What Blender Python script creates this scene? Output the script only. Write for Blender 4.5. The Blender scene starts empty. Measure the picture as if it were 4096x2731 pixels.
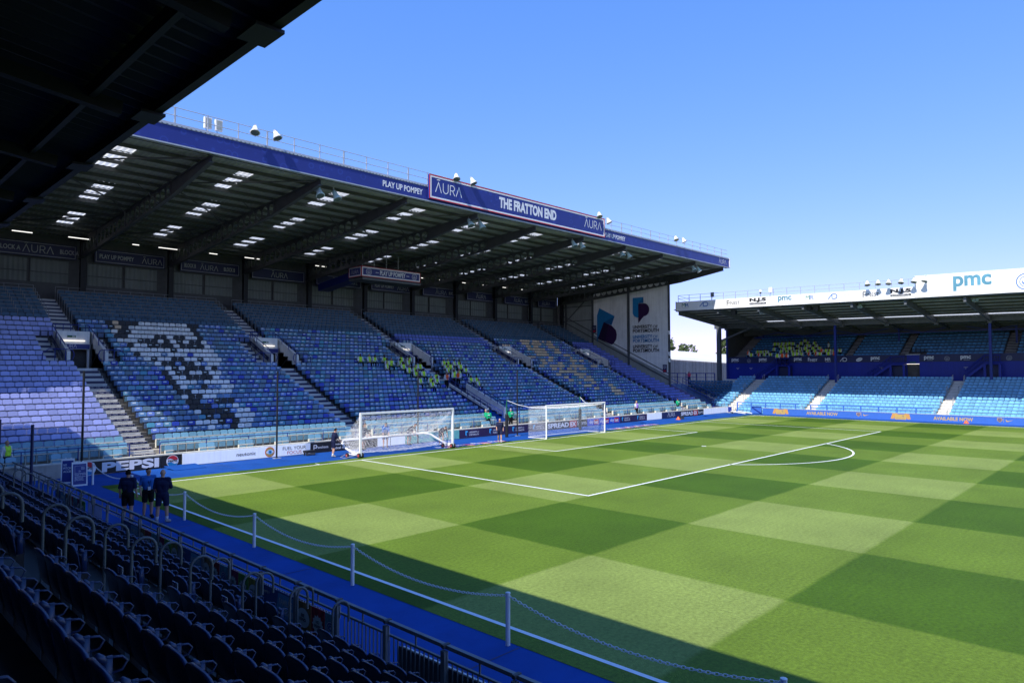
import bpy, bmesh, math, random
import numpy as np
from mathutils import Vector, Matrix
random.seed(7); rng = np.random.default_rng(7)
SC = bpy.context.scene
COL = SC.collection
R = math.radians

# ------------------------------------------------------------------ camera, sky, sun, exposure
CAMP = Vector((-10.09, -33.884, 5.191)); YAW, PIT, ROL, FPX = 0.762976, 0.0423971, -0.0014123, 2724.14
fw = Vector((math.cos(PIT)*math.cos(YAW), math.cos(PIT)*math.sin(YAW), math.sin(PIT)))
rt = Vector((math.sin(YAW), -math.cos(YAW), 0)); up = rt.cross(fw)
r2 = rt*math.cos(ROL)+up*math.sin(ROL); u2 = -rt*math.sin(ROL)+up*math.cos(ROL)
cam = bpy.data.cameras.new('camera'); camo = bpy.data.objects.new('camera', cam); COL.objects.link(camo)
camo.matrix_world = Matrix(((r2.x, u2.x, -fw.x, CAMP.x), (r2.y, u2.y, -fw.y, CAMP.y), (r2.z, u2.z, -fw.z, CAMP.z), (0, 0, 0, 1)))
cam.sensor_width = 36; cam.lens = FPX/4096*36; cam.clip_start = .05; cam.clip_end = 3000
SC.camera = camo
def project(P):
    d = Vector(P)-CAMP; z = d.dot(fw)
    if z <= .1: return None
    return (2048+FPX*d.dot(r2)/z, 1365.5-FPX*d.dot(u2)/z, z)
SUN = Vector((.87, .228, -1)).normalized()
w = bpy.data.worlds.new('World'); SC.world = w; w.use_nodes = True
nt = w.node_tree; bg = nt.nodes['Background']; sky = nt.nodes.new('ShaderNodeTexSky')
sky.sky_type = 'NISHITA'; sky.sun_disc = False; sky.sun_elevation = math.asin(-SUN.z); sky.sun_rotation = math.atan2(-SUN.x, -SUN.y) % (2*math.pi)
sky.air_density = 1.0; sky.dust_density = .15; sky.ozone_density = 1.6; sky.altitude = 10
sp0 = nt.nodes.new('ShaderNodeSeparateColor'); cb0 = nt.nodes.new('ShaderNodeCombineColor'); nt.links.new(sky.outputs[0], sp0.inputs[0])
for i_, (k_, p_) in enumerate(((.64, 1.0), (1.18, .66), (2.75, .50))):      # clear summer sky: hold back the horizon glare
    pw = nt.nodes.new('ShaderNodeMath'); pw.operation = 'POWER'; pw.inputs[1].default_value = p_; ml = nt.nodes.new('ShaderNodeMath'); ml.operation = 'MULTIPLY'; ml.inputs[1].default_value = k_
    nt.links.new(sp0.outputs[i_], pw.inputs[0]); nt.links.new(pw.outputs[0], ml.inputs[0]); nt.links.new(ml.outputs[0], cb0.inputs[i_])
nt.links.new(cb0.outputs[0], bg.inputs[0]); bg.inputs[1].default_value = .15
sl = bpy.data.lights.new('sun', 'SUN'); so = bpy.data.objects.new('sun', sl); COL.objects.link(so)
sl.energy = 5.0; sl.angle = R(.5); sl.color = (1, .95, .87); so.rotation_euler = SUN.to_track_quat('-Z', 'Y').to_euler()
SC.view_settings.view_transform = 'Standard'; SC.view_settings.look = 'None'; SC.view_settings.gamma = 1; SC.view_settings.exposure = .42
SC.cycles.max_bounces = 8; SC.cycles.diffuse_bounces = 5; SC.cycles.transparent_max_bounces = 6

# ------------------------------------------------------------------ materials
MATS = {}
def mat(name, col, rough=.6, metal=0, var=.12, scale=3., spec=.4, bump=0, bscale=40., emit=0, attr=None, objcol=False):
    if name in MATS: return MATS[name]
    m = bpy.data.materials.new(name); m.use_nodes = True; t = m.node_tree; b = t.nodes['Principled BSDF']
    b.inputs['Roughness'].default_value = rough; b.inputs['Metallic'].default_value = metal; b.inputs['Specular IOR Level'].default_value = spec
    tc = t.nodes.new('ShaderNodeTexCoord'); n = t.nodes.new('ShaderNodeTexNoise'); n.inputs['Scale'].default_value = scale; n.inputs['Detail'].default_value = 6
    t.links.new(tc.outputs['Object'], n.inputs['Vector'])
    mr = t.nodes.new('ShaderNodeMapRange'); mr.inputs[1].default_value = .25; mr.inputs[2].default_value = .75; mr.inputs[3].default_value = 1-var; mr.inputs[4].default_value = 1+var
    t.links.new(n.outputs['Fac'], mr.inputs[0])
    vm = t.nodes.new('ShaderNodeVectorMath'); vm.operation = 'SCALE'
    if attr:
        a = t.nodes.new('ShaderNodeAttribute'); a.attribute_name = attr; t.links.new(a.outputs['Color'], vm.inputs[0])
    elif objcol:
        a = t.nodes.new('ShaderNodeObjectInfo'); t.links.new(a.outputs['Color'], vm.inputs[0])
    else: vm.inputs[0].default_value = col
    t.links.new(mr.outputs[0], vm.inputs['Scale']); t.links.new(vm.outputs[0], b.inputs['Base Color'])
    if bump:
        n2 = t.nodes.new('ShaderNodeTexNoise'); n2.inputs['Scale'].default_value = bscale; n2.inputs['Detail'].default_value = 4; t.links.new(tc.outputs['Object'], n2.inputs['Vector'])
        bp = t.nodes.new('ShaderNodeBump'); bp.inputs['Strength'].default_value = bump; bp.inputs['Distance'].default_value = .02
        t.links.new(n2.outputs['Fac'], bp.inputs['Height']); t.links.new(bp.outputs[0], b.inputs['Normal'])
    if emit:
        b.inputs['Emission Color'].default_value = (*col, 1); b.inputs['Emission Strength'].default_value = emit
    MATS[name] = m; return m
def weather(name, amt=.25, sc=(1.2, 1.2, .08)):
    t = MATS[name].node_tree; b = t.nodes['Principled BSDF']; src = b.inputs['Base Color'].links[0].from_socket
    tc = t.nodes.new('ShaderNodeTexCoord'); mp = t.nodes.new('ShaderNodeMapping'); mp.inputs['Scale'].default_value = sc; n = t.nodes.new('ShaderNodeTexNoise'); n.inputs['Scale'].default_value = 3; n.inputs['Detail'].default_value = 7; n.inputs['Roughness'].default_value = .7
    t.links.new(tc.outputs['Object'], mp.inputs[0]); t.links.new(mp.outputs[0], n.inputs['Vector'])
    r = t.nodes.new('ShaderNodeMapRange'); r.inputs[1].default_value = .45; r.inputs[2].default_value = .8; r.inputs[3].default_value = 1; r.inputs[4].default_value = 1-amt; t.links.new(n.outputs['Fac'], r.inputs[0])
    v = t.nodes.new('ShaderNodeVectorMath'); v.operation = 'SCALE'; t.links.new(src, v.inputs[0]); t.links.new(r.outputs[0], v.inputs['Scale']); t.links.new(v.outputs[0], b.inputs['Base Color'])
M = lambda n: MATS[n]
mat('concrete', (.40, .37, .32), .9, var=.2, scale=1.2, bump=.2)
mat('pale_concrete', (.62, .60, .55), .9, var=.12, scale=1.2)
mat('dark_concrete', (.085, .085, .085), .9, var=.25, scale=1.5)
mat('asphalt', (.06, .06, .06), .95, var=.2, scale=.6)
mat('white', (.78, .78, .77), .5, var=.05, scale=2)
mat('off_white', (.55, .56, .55), .6, var=.1, scale=.8)
mat('plaster', (.78, .78, .77), .7, var=.08, scale=.9)
mat('letter_white', (.72, .73, .76), .5, var=.04)
mat('letter_grey', (.42, .43, .45), .5, var=.04)
mat('black', (.012, .012, .014), .5, var=.1)
mat('rubber', (.02, .02, .02), .8, var=.1)
mat('navy', (.017, .022, .085), .45, var=.1, scale=2)
mat('fascia_blue', (.020, .032, .20), .4, var=.1, scale=1)
mat('rail_blue', (.010, .028, .22), .4, var=.1)
mat('north_blue', (.004, .018, .28), .45, var=.12, scale=.7)
mat('steel_grey', (.10, .11, .12), .5, metal=.2, var=.15, scale=2)
mat('steel_dark', (.07, .073, .075), .55, var=.2, scale=2)
mat('black_steel', (.010, .011, .016), .6, var=.2, scale=2)
mat('galvanised', (.42, .44, .46), .4, metal=.3, var=.12, scale=5)
mat('galv_dull', (.20, .215, .23), .5, metal=.2, var=.15, scale=4)
mat('roof_sheet', (.30, .31, .29), .6, var=.15, scale=.5)
mat('near_sheet', (.022, .025, .034), .6, var=.25, scale=.6)
mat('back_clad', (.15, .17, .165), .6, var=.15, scale=.8)
mat('clad', (.33, .36, .35), .6, var=.12, scale=.8)
mat('red', (.50, .02, .03), .5, var=.08)
mat('orange', (.85, .13, .03), .5, var=.08)
mat('lime', (.50, .85, .04), .55, var=.1)
mat('uni_blue', (.01, .20, .45), .5, var=.04)
mat('uni_blue2', (.01, .12, .30), .5, var=.04)
mat('uni_purple', (.035, .008, .055), .5, var=.06)
mat('uni_purple2', (.018, .006, .035), .5, var=.06)
mat('board_purple', (.030, .016, .065), .4, var=.1)
mat('led_blue', (.045, .14, .48), .4, var=.06, scale=4)
mat('sky_blue_board', (.02, .08, .50), .4, var=.06)
mat('board_white', (.60, .66, .76), .4, var=.05, scale=2, emit=.3)  # faint glow added so the white boards read brighter
mat('gold', (.50, .34, .10), .5, var=.08)
mat('gold_shirt', (.55, .28, .08), .5, var=.08)
mat('cyan', (.06, .42, .75), .4, var=.05)
mat('mint', (.16, .48, .40), .4, var=.15, scale=5)
mat('green_sign', (.005, .10, .05), .4, var=.05)
mat('cream_steel', (.62, .60, .52), .5, var=.08)
mat('lamp_hood', (.74, .77, .78), .35, var=.06)
mat('lamp_pale', (.45, .60, .58), .45, var=.06)
mat('glass_dark', (.10, .13, .12), .1, var=.05)
mat('tube_light', (1, .97, .92), .4, emit=1.0)
mat('tube_dim', (1, .9, .75), .4, emit=1.0)
mat('paint_line', (.80, .82, .84), .8, var=.08, scale=8)
mat('skin', (.50, .27, .18), .55, var=.06)
mat('skin_dark', (.10, .05, .03), .55, var=.06)
mat('net', (.80, .80, .80), .7, var=.03)
mat('net_black', (.012, .012, .012), .8, var=.05)
mat('wood', (.30, .25, .20), .85, var=.3, scale=4)
mat('roof_white', (.56, .58, .60), .6, var=.05, scale=.3)
mat('bark', (.10, .07, .05), .9, var=.2)
mat('seat_attr', (1, 1, 1), .42, var=.08, scale=6, attr='tint')
mat('seat_obj', (1, 1, 1), .42, var=.08, scale=6, objcol=True)
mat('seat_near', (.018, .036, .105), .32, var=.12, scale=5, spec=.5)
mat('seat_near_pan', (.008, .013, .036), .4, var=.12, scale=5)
mat('seat_frame', (.02, .022, .026), .5, var=.1)
mat('panel_grey', (.13, .135, .15), .6, var=.12)
mat('hoop_grey', (.10, .115, .12), .4, var=.1)
mat('chain_white', (.78, .78, .78), .5, var=.03)
def track_mat():
    m = mat('track', (.005, .066, .31), .85, var=.16, scale=.5, bump=.25, bscale=150, spec=.2); return m
track_mat()
def pitch_mat():
    m = bpy.data.materials.new('mown_grass'); m.use_nodes = True; t = m.node_tree; b = t.nodes['Principled BSDF']; N = t.nodes.new; L = t.links.new
    b.inputs['Roughness'].default_value = .75; b.inputs['Specular IOR Level'].default_value = .18
    tc = N('ShaderNodeTexCoord'); sp = N('ShaderNodeSeparateXYZ')
    wn = N('ShaderNodeTexNoise'); wn.inputs['Scale'].default_value = .9; L(tc.outputs['Object'], wn.inputs['Vector'])
    wv = N('ShaderNodeVectorMath'); wv.operation = 'MULTIPLY_ADD'; wv.inputs[1].default_value = (.12, .12, 0); L(wn.outputs['Color'], wv.inputs[0]); L(tc.outputs['Object'], wv.inputs[2])
    L(wv.outputs[0], sp.inputs[0])
    def stripe(out, off, per):
        a = N('ShaderNodeMath'); a.operation = 'MULTIPLY_ADD'; a.inputs[1].default_value = math.pi/per; a.inputs[2].default_value = -math.pi*off/per; L(out, a.inputs[0])
        s = N('ShaderNodeMath'); s.operation = 'SINE'; L(a.outputs[0], s.inputs[0])
        g = N('ShaderNodeMapRange'); g.inputs[1].default_value = -.04; g.inputs[2].default_value = .04; L(s.outputs[0], g.inputs[0]); return g.outputs[0]
    sx = stripe(sp.outputs[0], .06, 5.45); sy = stripe(sp.outputs[1], -27.5, 5.5)  # mowing bands: light off the leaning blades, painted into the grass colour
    ad = N('ShaderNodeMath'); ad.operation = 'MULTIPLY_ADD'; ad.inputs[1].default_value = .46; L(sx, ad.inputs[0])
    ay = N('ShaderNodeMath'); ay.operation = 'MULTIPLY'; ay.inputs[1].default_value = .54; L(sy, ay.inputs[0]); L(ay.outputs[0], ad.inputs[2])
    cr = N('ShaderNodeValToRGB'); e = cr.color_ramp.elements; e[0].position = 0; e[0].color = (.047, .102, .004, 1); e[1].position = 1; e[1].color = (.182, .245, .055, 1)
    e2 = cr.color_ramp.elements.new(.5); e2.color = (.104, .170, .016, 1)
    L(ad.outputs[0], cr.inputs[0])
    n1 = N('ShaderNodeTexNoise'); n1.inputs['Scale'].default_value = 11; n1.inputs['Detail'].default_value = 8; n1.inputs['Roughness'].default_value = .75; L(tc.outputs['Object'], n1.inputs['Vector'])
    n2 = N('ShaderNodeTexNoise'); n2.inputs['Scale'].default_value = .35; n2.inputs['Detail'].default_value = 5; L(tc.outputs['Object'], n2.inputs['Vector'])
    mp = N('ShaderNodeMapping'); mp.inputs['Scale'].default_value = (.5, 9, 1); L(tc.outputs['Object'], mp.inputs[0])
    n3 = N('ShaderNodeTexNoise'); n3.inputs['Scale'].default_value = 1; n3.inputs['Detail'].default_value = 3; L(mp.outputs[0], n3.inputs['Vector'])
    k1 = N('ShaderNodeMapRange'); k1.inputs[1].default_value = .3; k1.inputs[2].default_value = .7; k1.inputs[3].default_value = .62; k1.inputs[4].default_value = 1.38; L(n1.outputs[0], k1.inputs[0])
    k2 = N('ShaderNodeMapRange'); k2.inputs[1].default_value = .3; k2.inputs[2].default_value = .7; k2.inputs[3].default_value = .88; k2.inputs[4].default_value = 1.12; L(n2.outputs[0], k2.inputs[0])
    k3 = N('ShaderNodeMapRange'); k3.inputs[1].default_value = .3; k3.inputs[2].default_value = .7; k3.inputs[3].default_value = .95; k3.inputs[4].default_value = 1.05; L(n3.outputs[0], k3.inputs[0])
    q = N('ShaderNodeMath'); q.operation = 'MULTIPLY'; L(k1.outputs[0], q.inputs[0]); L(k2.outputs[0], q.inputs[1])
    q2 = N('ShaderNodeMath'); q2.operation = 'MULTIPLY'; L(q.outputs[0], q2.inputs[0]); L(k3.outputs[0], q2.inputs[1])
    vm = N('ShaderNodeVectorMath'); vm.operation = 'SCALE'; L(cr.outputs[0], vm.inputs[0]); L(q2.outputs[0], vm.inputs['Scale']); L(vm.outputs[0], b.inputs['Base Color'])
    n4 = N('ShaderNodeTexNoise'); n4.inputs['Scale'].default_value = 45; n4.inputs['Detail'].default_value = 4; L(tc.outputs['Object'], n4.inputs['Vector'])
    bp = N('ShaderNodeBump'); bp.inputs['Strength'].default_value = .55; bp.inputs['Distance'].default_value = .03; L(n4.outputs[0], bp.inputs['Height']); L(bp.outputs[0], b.inputs['Normal'])
    MATS['grass'] = m
pitch_mat()
def skylight_mat():
    m = bpy.data.materials.new('translucent_sheet'); m.use_nodes = True; t = m.node_tree; t.nodes.remove(t.nodes['Principled BSDF'])
    a = t.nodes.new('ShaderNodeBsdfTranslucent'); d = t.nodes.new('ShaderNodeBsdfDiffuse'); mx = t.nodes.new('ShaderNodeMixShader')
    n = t.nodes.new('ShaderNodeTexNoise'); n.inputs['Scale'].default_value = 2; cr = t.nodes.new('ShaderNodeValToRGB'); cr.color_ramp.elements[0].color = (.42, .42, .39, 1); cr.color_ramp.elements[1].color = (.62, .62, .59, 1)
    t.links.new(n.outputs[0], cr.inputs[0]); t.links.new(cr.outputs[0], a.inputs[0]); d.inputs[0].default_value = (.7, .7, .7, 1); mx.inputs[0].default_value = .15
    t.links.new(a.outputs[0], mx.inputs[1]); t.links.new(d.outputs[0], mx.inputs[2]); t.links.new(mx.outputs[0], t.nodes['Material Output'].inputs[0]); MATS['skylight'] = m
for w_ in ('plaster', 'off_white', 'north_blue', 'concrete', 'clad', 'steel_grey', 'back_clad', 'board_white', 'panel_grey'): weather(w_)
weather('track', .3, (.25, .25, 1)); weather('roof_sheet', .35, (.1, .6, 1))
skylight_mat()
def fascia_pattern():
    m = mat('fascia_pattern', (.018, .030, .20), .4, var=.08, scale=1); t = m.node_tree; b = t.nodes['Principled BSDF']
    tc = t.nodes.new('ShaderNodeTexCoord'); mp = t.nodes.new('ShaderNodeMapping'); mp.inputs['Scale'].default_value = (1.7, .01, 1.7); t.links.new(tc.outputs['Object'], mp.inputs[0])
    v = t.nodes.new('ShaderNodeTexVoronoi'); v.feature = 'F1'; v.inputs['Scale'].default_value = 1.0; v.inputs['Randomness'].default_value = .7; t.links.new(mp.outputs[0], v.inputs['Vector'])
    cr = t.nodes.new('ShaderNodeValToRGB'); cr.color_ramp.interpolation = 'EASE'; e = cr.color_ramp.elements; e[0].position = .22; e[0].color = (0, 0, 0, 1); e[1].position = .40; e[1].color = (0, 0, 0, 1)
    e2 = cr.color_ramp.elements.new(.31); e2.color = (1, 1, 1, 1)
    t.links.new(v.outputs['Distance'], cr.inputs[0])
    src = b.inputs['Base Color'].links[0].from_socket
    mx = t.nodes.new('ShaderNodeMix'); mx.data_type = 'RGBA'; mx.inputs['B'].default_value = (.03, .06, .32, 1)
    mu = t.nodes.new('ShaderNodeMath'); mu.operation = 'MULTIPLY'; mu.inputs[1].default_value = .55; t.links.new(cr.outputs[0], mu.inputs[0])
    t.links.new(mu.outputs[0], mx.inputs['Factor']); t.links.new(src, mx.inputs['A']); t.links.new(mx.outputs['Result'], b.inputs['Base Color'])
fascia_pattern()

# ------------------------------------------------------------------ object helpers
def tag(o, label=None, cat=None, group=None, kind=None):
    if label: o['label'] = label
    if cat: o['category'] = cat
    if group: o['group'] = group
    if kind: o['kind'] = kind
    return o
def empty(name, loc=(0, 0, 0), rz=0, label=None, cat=None, group=None):
    o = bpy.data.objects.new(name, None); COL.objects.link(o); o.location = loc; o.rotation_euler = (0, 0, rz); o.empty_display_size = .2
    return tag(o, label, cat, group)
def link(name, me, parent=None):
    o = bpy.data.objects.new(name, me); COL.objects.link(o)
    if parent is not None: o.parent = parent
    return o
def copytree(o, loc=None, rz=None, parent=None):
    c = o.copy(); COL.objects.link(c)
    if parent is not None: c.parent = parent
    if loc is not None: c.location = loc
    if rz is not None: c.rotation_euler = (0, 0, rz)
    for ch in list(o.children): copytree(ch, parent=c)
    return c
class MB:
    def __init__(s): s.v = []; s.f = []; s.m = []; s.mats = []
    def mi(s, m):
        if m not in s.mats: s.mats.append(m)
        return s.mats.index(m)
    def add(s, vs, fs, m):
        b = len(s.v); i = s.mi(m); s.v += [tuple(p) for p in vs]; s.f += [tuple(b+k for k in f) for f in fs]; s.m += [i]*len(fs); return s
    def box(s, x0, x1, y0, y1, z0, z1, m):
        return s.add([(x, y, z) for z in (z0, z1) for y in (y0, y1) for x in (x0, x1)], [(0, 2, 3, 1), (4, 5, 7, 6), (0, 1, 5, 4), (2, 6, 7, 3), (0, 4, 6, 2), (1, 3, 7, 5)], m)
    def bar(s, p, q, wd, ht, m, upv=(0, 0, 1)):
        p, q = Vector(p), Vector(q); d = (q-p).normalized(); u = Vector(upv)
        if abs(d.dot(u)) > .98: u = Vector((1, 0, 0))
        a = d.cross(u).normalized(); c = a.cross(d)
        vs = [o+a*i*wd/2+c*j*ht/2 for o in (p, q) for i, j in ((-1, -1), (1, -1), (1, 1), (-1, 1))]
        return s.add(vs, [(0, 1, 2, 3), (7, 6, 5, 4), (0, 4, 5, 1), (1, 5, 6, 2), (2, 6, 7, 3), (3, 7, 4, 0)], m)
    def tube(s, pts, r, m, n=6, cap=True):
        pts = [Vector(p) for p in pts]; vs = []; k = len(pts); prev = None
        for i, p in enumerate(pts):
            d = (pts[min(i+1, k-1)]-pts[max(i-1, 0)]).normalized()
            if prev is None:
                u = Vector((0, 0, 1)) if abs(d.z) < .9 else Vector((1, 0, 0)); a = d.cross(u).normalized()
            else: a = (prev-d*prev.dot(d)).normalized()
            prev = a; b = d.cross(a); rr = r[i] if isinstance(r, (list, tuple)) else r
            vs += [p+(a*math.cos(2*math.pi*j/n)+b*math.sin(2*math.pi*j/n))*rr for j in range(n)]
        fs = [(i*n+j, i*n+(j+1) % n, (i+1)*n+(j+1) % n, (i+1)*n+j) for i in range(k-1) for j in range(n)]
        if cap: fs += [tuple(range(n-1, -1, -1)), tuple((k-1)*n+j for j in range(n))]
        return s.add(vs, fs, m)
    def prism(s, pts, fr, depth, m):      # 2D outline in frame fr=(origin, xaxis, yaxis), thickness along x cross y
        o, a, b = (Vector(t) for t in fr); n = a.cross(b).normalized(); k = len(pts)
        v0 = [o+a*p[0]+b*p[1] for p in pts]; v1 = [v+n*depth for v in v0]
        return s.add(v0+v1, [tuple(range(k-1, -1, -1)), tuple(range(k, 2*k))]+[(i, (i+1) % k, k+(i+1) % k, k+i) for i in range(k)], m)
    def lathe(s, prof, o, axis, m, n=14):
        o = Vector(o); d = Vector(axis).normalized(); u = Vector((0, 0, 1)) if abs(d.z) < .9 else Vector((1, 0, 0)); a = d.cross(u).normalized(); b = d.cross(a); vs = []
        for t, r in prof: vs += [o+d*t+(a*math.cos(2*math.pi*j/n)+b*math.sin(2*math.pi*j/n))*r for j in range(n)]
        k = len(prof); return s.add(vs, [(i*n+j, i*n+(j+1) % n, (i+1)*n+(j+1) % n, (i+1)*n+j) for i in range(k-1) for j in range(n)]+[tuple(range(n-1, -1, -1)), tuple((k-1)*n+j for j in range(n))], m)
    def build(s, name, parent=None, smooth=False):
        me = bpy.data.meshes.new(name); me.from_pydata(s.v, [], s.f)
        for m in s.mats: me.materials.append(m)
        me.polygons.foreach_set('material_index', s.m)
        if smooth: me.polygons.foreach_set('use_smooth', [True]*len(s.f))
        me.update(); bm = bmesh.new(); bm.from_mesh(me); bmesh.ops.recalc_face_normals(bm, faces=bm.faces); bm.to_mesh(me); bm.free()
        return link(name, me, parent)
def arc(c, r, a0, a1, n=12): return [(c[0]+r*math.cos(a0+(a1-a0)*i/n), c[1]+r*math.sin(a0+(a1-a0)*i/n)) for i in range(n+1)]
_tc = {}
def text_geo(s, bold):
    k = (s, bold)
    if k in _tc: return _tc[k]
    cu = bpy.data.curves.new('t', 'FONT'); cu.body = s; cu.size = 1; cu.offset = bold; cu.resolution_u = 7 if len(s) <= 6 else 3
    o = bpy.data.objects.new('t', cu); me = bpy.data.meshes.new_from_object(o)
    n = len(me.vertices); co = np.zeros(n*3); me.vertices.foreach_get('co', co); co = co.reshape(-1, 3); fs = [tuple(p.vertices) for p in me.polygons]
    bpy.data.objects.remove(o); bpy.data.curves.remove(cu); bpy.data.meshes.remove(me)
    if n: co[:, :2] -= co[:, :2].min(0)
    wd, ht = (co[:, :2].max(0) if n else (1, 1)); _tc[k] = (co, fs, wd, ht); return _tc[k]
def text(mb, s, o, a, b, wd, ht, m, bold=.0, lift=.012):   # lower-left corner o, axes a (right) b (up), box wd x ht
    co, fs, w0, h0 = text_geo(s, bold); a, b = Vector(a).normalized(), Vector(b).normalized(); n = a.cross(b); o = Vector(o)+n*lift
    vs = [o+a*(c[0]/w0*wd)+b*(c[1]/h0*ht) for c in co]; mb.add(vs, fs, m)
def stroke(mb, pts, t, o, a, b, m, lift=.012):
    a, b = Vector(a).normalized(), Vector(b).normalized(); n = a.cross(b); o = Vector(o)+n*lift
    for (x0, y0), (x1, y1) in zip(pts, pts[1:]):
        d = Vector((x1-x0, y1-y0)); l = d.length
        if l < 1e-6: continue
        px, py = -d.y/l*t/2, d.x/l*t/2; ex, ey = d.x/l*t*.3, d.y/l*t*.3
        q = [(x0-ex+px, y0-ey+py), (x0-ex-px, y0-ey-py), (x1+ex-px, y1+ey-py), (x1+ex+px, y1+ey+py)]
        mb.add([o+a*u+b*v for u, v in q], [(0, 1, 2, 3)], m); o = o+n*.0004
def shape(mb, pts, o, a, b, m, lift=.01):
    a, b = Vector(a).normalized(), Vector(b).normalized(); n = a.cross(b); o = Vector(o)+n*lift
    mb.add([o+a*u+b*v for u, v in pts], [tuple(range(len(pts)))], m)
def aura(mb, o, a, b, wd, m, lift=.012, t=.055):            # bar-less A with macron, U, R, bar-less A
    k = wd/3.5; S = lambda p: stroke(mb, [(x*k, y*k) for x, y in p], t*k*1.6, o, a, b, m, lift)
    S([(0, 0), (.38, 1), (.76, 0)]); S([(.2, 1.24), (.56, 1.24)])
    S([(1, 1), (1, .38)]+[(1.33+.33*math.cos(math.pi+i*math.pi/8), .38+.36*math.sin(math.pi+i*math.pi/8)) for i in range(9)]+[(1.66, 1)])
    S([(1.95, 0), (1.95, .98), (2.25, .98)]+[(2.25+.27*math.cos(math.pi/2-i*math.pi/6), .72+.27*math.sin(math.pi/2-i*math.pi/6)) for i in range(7)]+[(1.98, .45)]); S([(2.25, .45), (2.55, 0)])
    S([(2.75, 0), (3.13, 1), (3.5, 0)])
def crest(mb, c, a, b, r, m, lift=.014):                    # round badge: two rings, crescent, star
    def ring(r0, r1, x=0, y=0, a0=0, a1=2*math.pi, n=24):
        o = Vector(c)+Vector(a).normalized().cross(Vector(b).normalized())*lift; A, B = Vector(a).normalized(), Vector(b).normalized()
        for i in range(n):
            t0, t1 = a0+(a1-a0)*i/n, a0+(a1-a0)*(i+1)/n
            mb.add([o+A*(x+q*math.cos(t))+B*(y+q*math.sin(t)) for q, t in ((r0, t0), (r1, t0), (r1, t1), (r0, t1))], [(0, 1, 2, 3)], m)
    ring(r*.9, r); ring(r*.6, r*.66)
    outer = arc((0, r*.02), r*.42, math.pi*.97, math.pi*2.03, 14); inner = arc((0, r*.14), r*.36, math.pi*2.0, math.pi, 14)
    shape(mb, outer+inner, c, a, b, m, lift)
    st = [((.20 if i % 2 == 0 else .08)*r*math.cos(math.pi/2+i*math.pi/8), r*.2+(.20 if i % 2 == 0 else .08)*r*math.sin(math.pi/2+i*math.pi/8)) for i in range(16)]
    shape(mb, st, c, a, b, m, lift)
def uni_logo(mb, o, a, b, h, m1, m2, m3=None, outline=False, lift=.012):   # shield plus letter P, height h
    k = h/3.39; P = lambda pts: [(x*k, y*k) for x, y in pts]
    shield = [(0, 3.39), (0, 1.5)]+[(.87+.87*math.cos(math.pi+t*math.pi/2/8), 1.45+.72*math.sin(math.pi+t*math.pi/2/8)) for t in range(9)]+[(.87, 2.6), (1.68, 2.6), (1.68, 3.39)]
    shape(mb, P(shield), o, a, b, m1, lift)
    if m3: shape(mb, P([(1.68, 3.39), (1.68, 2.6), (.87, 2.6)]), o, a, b, m3, lift+.006)
    p = [(.87, 0), (.87, 2.55), (1.7, 2.55)]+[(1.7+.85*math.cos(math.pi/2-t*math.pi/10), 1.7+.85*math.sin(math.pi/2-t*math.pi/10)) for t in range(1, 11)]
    if outline: stroke(mb, P(p+[(.87, 0)]), .1*k, o, a, b, m2, lift+.004)
    else: shape(mb, P(p), o, a, b, m2, lift+.004)
def thing(name, label, cat, group=None, loc=(0, 0, 0), rz=0): return empty(name, loc, rz, label, cat, group)
def one(mb, name, label, cat, group=None, smooth=False): return tag(mb.build(name, None, smooth), label, cat, group)
X, Y, Z = Vector((1, 0, 0)), Vector((0, 1, 0)), Vector((0, 0, 1))
NX, NY = -X, -Y

# ------------------------------------------------------------------ ground, track, pitch, markings
PW = 65.63
def sheet(name, x0, x1, y0, y1, z, m):
    return tag(MB().add([(x0, y0, z), (x1, y0, z), (x1, y1, z), (x0, y1, z)], [(0, 1, 2, 3)], m).build(name), kind='structure')
sheet('ground', -700, 900, -800, 800, -.14, M('asphalt'))
sheet('track', -6, 69.6, -110, 5.0, -.004, M('track'))
sheet('pitch', -.55, PW+.75, -108, .95, .004, M('grass'))
ln = MB(); lw = .11
def line(x0, y0, x1, y1, wd=lw):
    d = Vector((x1-x0, y1-y0, 0)).normalized(); n = Vector((-d.y, d.x, 0))*wd/2; ln.add([(x0+n.x, y0+n.y, .009), (x0-n.x, y0-n.y, .009), (x1-n.x, y1-n.y, .009), (x1+n.x, y1+n.y, .009)], [(0, 1, 2, 3)], M('paint_line'))
h = lw/2; c = PW/2
line(-h, 0, PW+h, 0); line(0, -h, 0, -100); line(PW, -h, PW, -100)
for hw, dp in ((20.16, 16.5), (9.16, 5.5)):
    line(c-hw, -h, c-hw, -dp-h); line(c+hw, -h, c+hw, -dp-h); line(c-hw+h, -dp, c+hw-h, -dp)
def arcline(cx, cy, r, a0, a1, n=40):
    for i in range(n):
        t0, t1 = a0+(a1-a0)*i/n, a0+(a1-a0)*(i+1)/n
        ln.add([(cx+q*math.cos(t), cy+q*math.sin(t), .009) for q, t in ((r-h, t0), (r+h, t0), (r+h, t1), (r-h, t1))], [(0, 1, 2, 3)], M('paint_line'))
aa = math.acos((16.5-11)/9.15-.01); arcline(c, -11, 9.15, -math.pi/2-aa, -math.pi/2+aa)
arcline(0, 0, 1.0, -math.pi/2+.06, -.06, 14); arcline(PW, 0, 1.0, math.pi+.06, math.pi*1.5-.06, 14)
arcline(c, -11, .11, 0, 6.28, 12); line(10.0, .1, 10.0, .55, .08)
tag(ln.build('pitch_markings'), kind='structure')

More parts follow.
